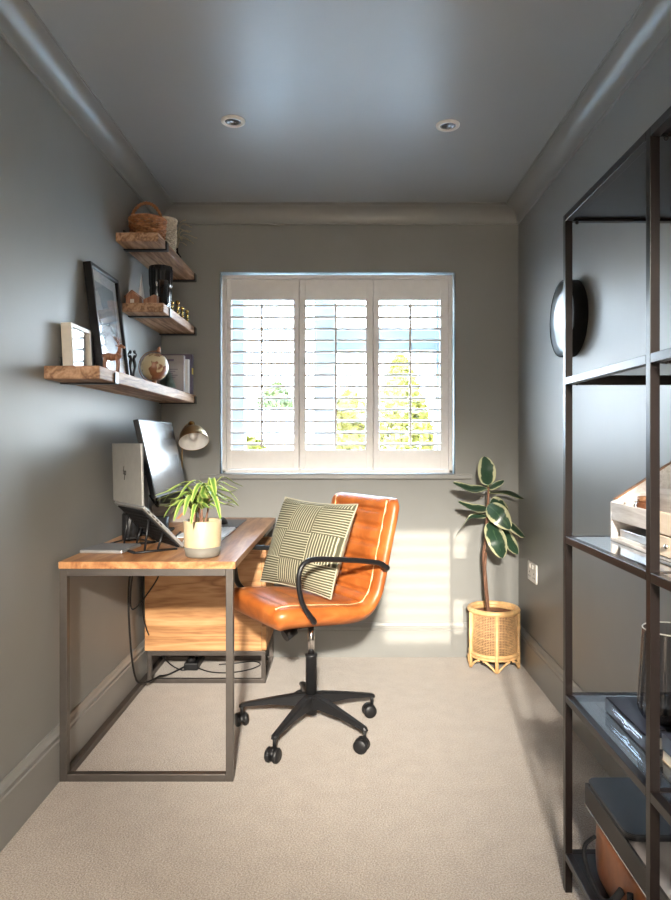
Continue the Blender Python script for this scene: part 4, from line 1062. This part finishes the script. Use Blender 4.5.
MB().lathe([(.001, .046), (.019, .046), (.019, .056), (.001, .057)], (ox0 + .050, 1.555, .956), 28).build('lid', 'brown_wood', t2)
t2 = thing('white_pot', (ox0 + .038, 1.607, .956), 'small pale tub at the far end of the organiser tray', 'tub')
MB().lathe([(.001, .0005), (.014, .0005), (.016, .030), (.014, .034), (.001, .035)], (ox0 + .038, 1.607, .956), 24).build('tub_body', 'paper', t2)
MB().lathe([(.001, .035), (.015, .035), (.015, .040), (.001, .041)], (ox0 + .038, 1.607, .956), 24).build('tub_lid', 'enamel_white', t2)
t2 = thing('envelope_bundle', (ox0 + .14, 1.4, .957), 'upright white envelopes in the rear pocket of the organiser', 'envelopes')
for i in range(4): MB().box((ox0 + .110 + i * .012, 1.17, .957), (ox0 + .112 + i * .012, 1.50 - i * .02, 1.06 + i * .008)).build('envelope', 'paper', t2)

# .50 shelf : black box book with silver lettering
ZS = .50
t = thing('black_box_book', (.71, 1.49, ZS), 'large black coffee table book with silver lettering on its spine', 'book')
MB().box((.618, 1.385, ZS + .001), (.80, 1.60, ZS + .005), .0005).box((.618, 1.385, ZS + .029), (.80, 1.60, ZS + .033), .0005).box((.618, 1.385, ZS + .001), (.622, 1.60, ZS + .033), .0005).build('cover', 'book_navy', t)
MB().box((.622, 1.388, ZS + .005), (.796, 1.597, ZS + .029)).build('pages', 'paper', t)
m_ = MB()
for y0, y1, z0, z1 in ((1.40, 1.56, .021, .025), (1.415, 1.455, .0145, .0175), (1.505, 1.56, .0145, .0175), (1.47, 1.492, .008, .021), (1.46, 1.502, .0125, .016)):
    m_.box((.6172, y0, ZS + z0), (.6181, y1, ZS + z1))
m_.build('spine_lettering', 'chrome', t)
m_ = MB().box((.655, 1.41, ZS + .033), (.672, 1.416, ZS + .0334)).box((.66, 1.42, ZS + .033), (.667, 1.432, ZS + .0334)).box((.64, 1.40, ZS + .033), (.69, 1.402, ZS + .0334))
m_.build('cover_lettering', 'nickel', t)
t = thing('ribbed_glass_vase', (.715, 1.47, ZS + .033), 'tapered ribbed smoky glass vase standing on the black book', 'vase')
c = V((.714, 1.475, ZS + .0335))
def rib(u_, v_):
    a_ = 2 * PI * u_; r = (.070 - .012 * v_ ** 1.0 - .012 * max(0, .1 - v_) * 10) * (1 + .022 * math.cos(a_ * 22))
    return c + V((r * math.cos(a_), r * math.sin(a_), v_ * .195))
MB().grid(rib, 176, 16).build('vase_wall', 'smoke_glass', t)
MB().lathe([(.001, .001), (.055, .001), (.060, .008), (.058, .028), (.001, .022)], c, 44).build('vase_foot', 'black_ceramic', t)
MB().tube([c + V((.058 * math.cos(2 * PI * k / 48), .058 * math.sin(2 * PI * k / 48), .195)) for k in range(48)], .0016, 6, True).build('vase_rim', 'enamel_white', t)
t = thing('cream_book', (.73, 1.28, ZS), 'cream-edged book at the bottom of the near pile on the rack', 'book')
MB().box((.636, 1.19 - .03, ZS + .001), (.80, 1.352, ZS + .003)).box((.636, 1.16, ZS + .024), (.80, 1.352, ZS + .026)).build('cover', 'cork', t)
MB().box((.637, 1.162, ZS + .003), (.798, 1.350, ZS + .024)).build('pages', 'frame_cream', t)
t = thing('black_book', (.73, 1.28, ZS + .026), 'black book lying on the cream-edged book on the rack', 'book')
MB().box((.632, 1.17, ZS + .0265), (.79, 1.345, ZS + .0295)).box((.632, 1.17, ZS + .055), (.79, 1.345, ZS + .058)).box((.632, 1.17, ZS + .0265), (.635, 1.345, ZS + .058)).build('cover', 'book_navy', t)
MB().box((.635, 1.172, ZS + .0295), (.788, 1.343, ZS + .055)).build('pages', 'pad_grey', t)
c = V((.682, 1.29, ZS + .058)); t = thing('candle_jar', c, 'black candle jar with cork lid and white label, on the near books', 'candle')
MB().lathe([(.001, .0005), (.038, .0005), (.040, .003), (.040, .072), (.036, .074), (.001, .074)], c).build('jar', 'black_ceramic', t)
MB().lathe([(.001, .074), (.036, .074), (.037, .082), (.001, .083)], c).build('lid', 'cork', t)
lbm = MB(); lbm.grid(lambda u_, v_: c + V((.0405 * math.cos(math.radians(150 + 65 * u_)), .0405 * math.sin(math.radians(150 + 65 * u_)), .022 + .034 * v_)), 12, 2); lbm.build('label', 'paper', t)
lbm = MB()
for z_ in (.032, .040, .047): lbm.grid(lambda u_, v_: c + V((.0408 * math.cos(math.radians(168 + 30 * u_)), .0408 * math.sin(math.radians(168 + 30 * u_)), z_ + .0022 * v_)), 6, 1)
lbm.build('label_text', 'book_navy', t)

# bottom shelf
ZS = .10
t = thing('leather_satchel', (.72, 1.50, ZS), 'brown leather satchel with black strap on the bottom of the rack', 'bag')
def sat(u_, v_):
    a_ = 2 * PI * u_; ca, sa = math.cos(a_), math.sin(a_)
    r = (abs(ca) ** 4 + abs(sa) ** 4) ** -.25
    z = v_; bul = (1 - abs(2 * z - 1) ** 4) ** .5 if 0 < z < 1 else 0
    return V((.725 + .130 * ca * r * (.93 + .07 * bul), 1.508 + .166 * sa * r * (.97 + .03 * bul), ZS + .001 + z * .128))
bg = MB().grid(sat, 64, 16); bg.lathe([(.001, 0), (.001, .001)], (.725, 1.495, ZS + .002), 4)
b2 = bmesh.new()
for z_ in (0, 1): b2.faces.new([b2.verts.new(sat(k / 64, z_)) for k in range(64)])
bg._merge(b2); bg.build('bag_body', 'bag_leather', t)
hd = MB().tube(smoothpath([(.592, 1.60, ZS + .10), (.575, 1.615, ZS + .07), (.573, 1.60, ZS + .035), (.573, 1.52, ZS + .015), (.575, 1.46, ZS + .04), (.592, 1.44, ZS + .08)], 8), .008, 10, flat=(1, .6))
hd.build('handle', 'dark_fabric', t)
hd = MB().tube(smoothpath([(.592, 1.40, ZS + .10), (.590, 1.39, ZS + .05), (.592, 1.38, ZS + .012)], 6), .007, 8); hd.build('strap', 'dark_fabric', t)
t = thing('open_tray', (.73, 1.35, .232), 'shallow dark brown tray resting on the leather satchel', 'tray')
tx0, tx1, ty0, ty1, tz0, tz1 = .600, .860, 1.00, 1.685, .231, .286
MB().box((tx0, ty0, tz0), (tx0 + .006, ty1, tz1), .001).box((tx1 - .006, ty0, tz0), (tx1, ty1, tz1), .001).box((tx0, ty0, tz0), (tx1, ty0 + .006, tz1), .001).box((tx0, ty1 - .006, tz0), (tx1, ty1, tz1), .001).build('rim', 'tray_brown', t)
MB().box((tx0 + .002, ty0 + .002, tz0), (tx1 - .002, ty1 - .002, tz0 + .005)).build('bottom', 'tray_brown', t)
MB().box((tx0 + .0005 - .001, ty0, tz0 - .0005), (tx0 + .001, ty1, tz0 + .003)).build('edge_strip', 'nickel', t)
t = thing('crate_box', (.73, 1.10, ZS), 'dark storage crate behind the near rack post on the bottom shelf', 'crate')
MB().box((.60, .97, ZS + .001), (.86, 1.31, .2305), .004).build('crate_body', 'dark_fabric', t)
MB().box((.598, .99, .19), (.602, 1.05, .205)).build('crate_label', 'pad_grey', t)
t = thing('document_pile', (.73, 1.3, .236), 'grey and white papers filed in the dark tray', 'papers')
MB().box((.615, 1.02, .2365), (.845, 1.66, .258), .001).build('grey_folder', 'book_grey', t)
MB().box((.640, 1.03, .258), (.840, 1.30, .270), .001).build('white_sheets', 'paper', t)
t = thing('closed_laptop', (.73, 1.55, .287), 'closed dark navy laptop lying across the open tray on the rack', 'laptop')
def rr(x0, x1, y0, y1, r, n=6):
    out = []
    for cx_, cy_, a0 in ((x1 - r, y1 - r, 0), (x0 + r, y1 - r, 90), (x0 + r, y0 + r, 180), (x1 - r, y0 + r, 270)):
        for k in range(n + 1): a_ = math.radians(a0 + 90 * k / n); out.append((cx_ + r * math.cos(a_), cy_ + r * math.sin(a_)))
    return out
MB().prism(rr(.603, .855, 1.435, 1.678, .022), .2865, .294, 'Z').build('base', 'black_plastic', t)
MB().prism(rr(.600, .858, 1.432, 1.681, .024), .2945, .302, 'Z', .002).build('lid', 'lid_navy', t)
MB().box((.70, 1.55, .3019), (.735, 1.556, .3024)).build('logo', 'logo_dark', t)

# ------------------------------------------------------------------ outside
GZ = -2.7
tag(MB().box((-40, YB + .4, GZ - .2), (40, 60, GZ)).build('pale_ground', 'bounce_gravel', None), 'pale gravel ground beyond the window, lightened to bounce light indoors', 'pale_ground', None, 'structure')
def tree(name, c, h, r, mat_, label, n, cone=True, trunk=.10):
    t = thing(name, c, label, 'tree'); c = V(c)
    MB().tube([c, c + V((0, 0, h * .85))], [trunk, trunk * .2], 8).build('trunk', 'bark', t)
    b2 = bmesh.new()
    for i in range(n):
        z = random.random() ** .8 if cone else random.random(); a_ = random.uniform(0, 2 * PI)
        if cone: rad = r * (1 - z) ** .75 * (.45 + .55 * random.random() ** .4) + .03; zz_ = .06 * h + z * h * .94
        else:
            rad = r * math.sqrt(max(.02, 1 - (2 * z - 1) ** 2)) * (.5 + .5 * random.random() ** .4) * (1 + .15 * math.sin(a_ * 3 + z * 5)); zz_ = h * (.25 + .75 * z)
        p = c + V((rad * math.cos(a_), rad * math.sin(a_), zz_)); s_ = random.uniform(.04, .09) * (1 if cone else 2.2)
        d1 = V((random.gauss(0, 1), random.gauss(0, 1), random.gauss(0, 1) + .6)).normalized() * s_; d2 = d1.cross(V((random.random(), random.random(), random.random()))).normalized() * s_ * .6
        b2.faces.new([b2.verts.new(q) for q in (p - d1, p - d2, p + d1, p + d2)])
    mb = MB(); mb._merge(b2); mb.build('foliage', mat_, t)
tree('conifer_tree', (0.98, 12, GZ), 5.35, 1.55, 'conifer_leaf', 'yellow-green conical conifer outside, seen through the right shutter panel', 10000)
tree('garden_shrub', (0.07, 9.3, GZ), 4.45, .42, 'conifer_leaf', 'yellowish shrub outside, seen low through the middle shutter panel', 3500, False)
tree('distant_tree', (-3.15, 31, GZ), 6.5, 1.0, 'hedge_leaf', 'rounded distant green tree seen through the left shutter panel', 2600, False, .2)
tree('garden_shrub', (-1.9, 12, GZ), 3.9, 1.0, 'conifer_leaf', 'low golden shrub outside, at the foot of the left shutter panel', 3000, False)
def house(x0, x1, y0, y1, h, rh, label, wins):
    t = thing('neighbour_house', ((x0 + x1) / 2, (y0 + y1) / 2, GZ), label, 'house')
    MB().box((x0, y0, GZ), (x1, y1, GZ + h)).build('house_walls', 'render_pale', t)
    ym = (y0 + y1) / 2
    MB().prism([(y0 - .3, GZ + h), (ym, GZ + h + rh), (y1 + .3, GZ + h)], x0 - .2, x1 + .2, 'X').build('roof', 'roof_tile', t)
    for wx_, wz in wins:
        f_ = MB().box((wx_, y0 - .05, GZ + wz), (wx_ + 1.1, y0, GZ + wz + 1.1)).build('house_window', 'white_lacquer', t)
        MB().box((wx_ + .08, y0 - .06, GZ + wz + .08), (wx_ + 1.02, y0 - .05, GZ + wz + 1.02)).build('pane', 'black_ceramic', f_)
house(-12, -1.2, 22, 29, 3.4, 1.7, 'pale rendered house far beyond the left shutter panel', ((-9, 1.4), (-5.6, 1.4)))
house(2.2, 9, 30, 37, 3.0, 1.6, 'pale rendered house far behind the conical conifer', ((3.2, 1.4), (6, 1.4)))

# ------------------------------------------------------------------ light
w = bpy.data.worlds.new('World'); sc.world = w; w.use_nodes = True; nt = w.node_tree; nt.nodes.clear()
out = N(nt, 'ShaderNodeOutputWorld'); bg = N(nt, 'ShaderNodeBackground')
tc = N(nt, 'ShaderNodeTexCoord'); sp = N(nt, 'ShaderNodeSeparateXYZ'); nt.links.new(tc.outputs['Generated'], sp.inputs[0])
nt.links.new(ramp(nt, sp.outputs['Z'], [(0.0, (0.95, 0.97, 1.0)), (0.12, (0.80, 0.90, 1.0)), (0.6, (0.45, 0.68, 1.0))]), bg.inputs['Color'])
bg.inputs['Strength'].default_value = 44.0
nt.links.new(bg.outputs[0], out.inputs['Surface'])
pd = bpy.data.lights.new('window_portal', 'AREA'); pd.shape = 'RECTANGLE'; pd.size = HX1 - HX0; pd.size_y = HZ1 - HZ0
pd.cycles.is_portal = True
po = bpy.data.objects.new('window_portal', pd); COL.objects.link(po)
po.location = ((HX0 + HX1) / 2, YB + .26, (HZ0 + HZ1) / 2); po.rotation_euler = (-PI / 2, 0, 0)
# sun from behind the photographer
sd_ = bpy.data.lights.new('sun', 'SUN'); sd_.energy = 9; sd_.angle = math.radians(.5); sd_.color = (1, .90, .74)
so = bpy.data.objects.new('sun', sd_); COL.objects.link(so)
tgt = V((.40, YB, .36)); src = V((.40, -3.45, (OZ0 + OZ1) / 2))
so.rotation_euler = (tgt - src).to_track_quat('-Z', 'Y').to_euler()
# unseen fill light added behind the doorway
ld = bpy.data.lights.new('rear_fill', 'POINT'); ld.energy = 740; ld.shadow_soft_size = .12; ld.color = (1, .91, .79)
lo = bpy.data.objects.new('rear_fill', ld); COL.objects.link(lo); lo.location = (-.10, -1.75, 2.22)
pd2 = bpy.data.lights.new('lower_wall_fill', 'SPOT'); pd2.energy = 2500; pd2.shadow_soft_size = .08; pd2.color = (1, .94, .83); pd2.spot_size = math.radians(29); pd2.spot_blend = 1.0  # unseen spot added to brighten the lower back wall
po2 = bpy.data.objects.new('lower_wall_fill', pd2); COL.objects.link(po2); po2.location = (.05, -2.0, 2.27)
po2.rotation_euler = (V((.05, YB, .35)) - V((.05, -2.0, 2.27))).to_track_quat('-Z', 'Y').to_euler()

# ------------------------------------------------------------------ camera
cd = bpy.data.cameras.new('camera'); co = bpy.data.objects.new('camera', cd); COL.objects.link(co)
co.location = (0, 0, 1.14); co.rotation_euler = (PI / 2, 0, 0)
cd.sensor_fit = 'VERTICAL'; cd.sensor_height = 36; cd.sensor_width = 36 * 671 / 900
cd.lens = 36 * 674 / 900
# principal point at px 345, py 441
cd.shift_x = -(345 - 335.5) / 900; cd.shift_y = (441 - 450) / 900
cd.clip_start = 0.05; cd.clip_end = 200
sc.camera = co
sc.view_settings.view_transform = 'Standard'; sc.view_settings.look = 'None'; sc.view_settings.gamma = 1; sc.view_settings.use_curve_mapping = False
sc.view_settings.exposure = 0.0
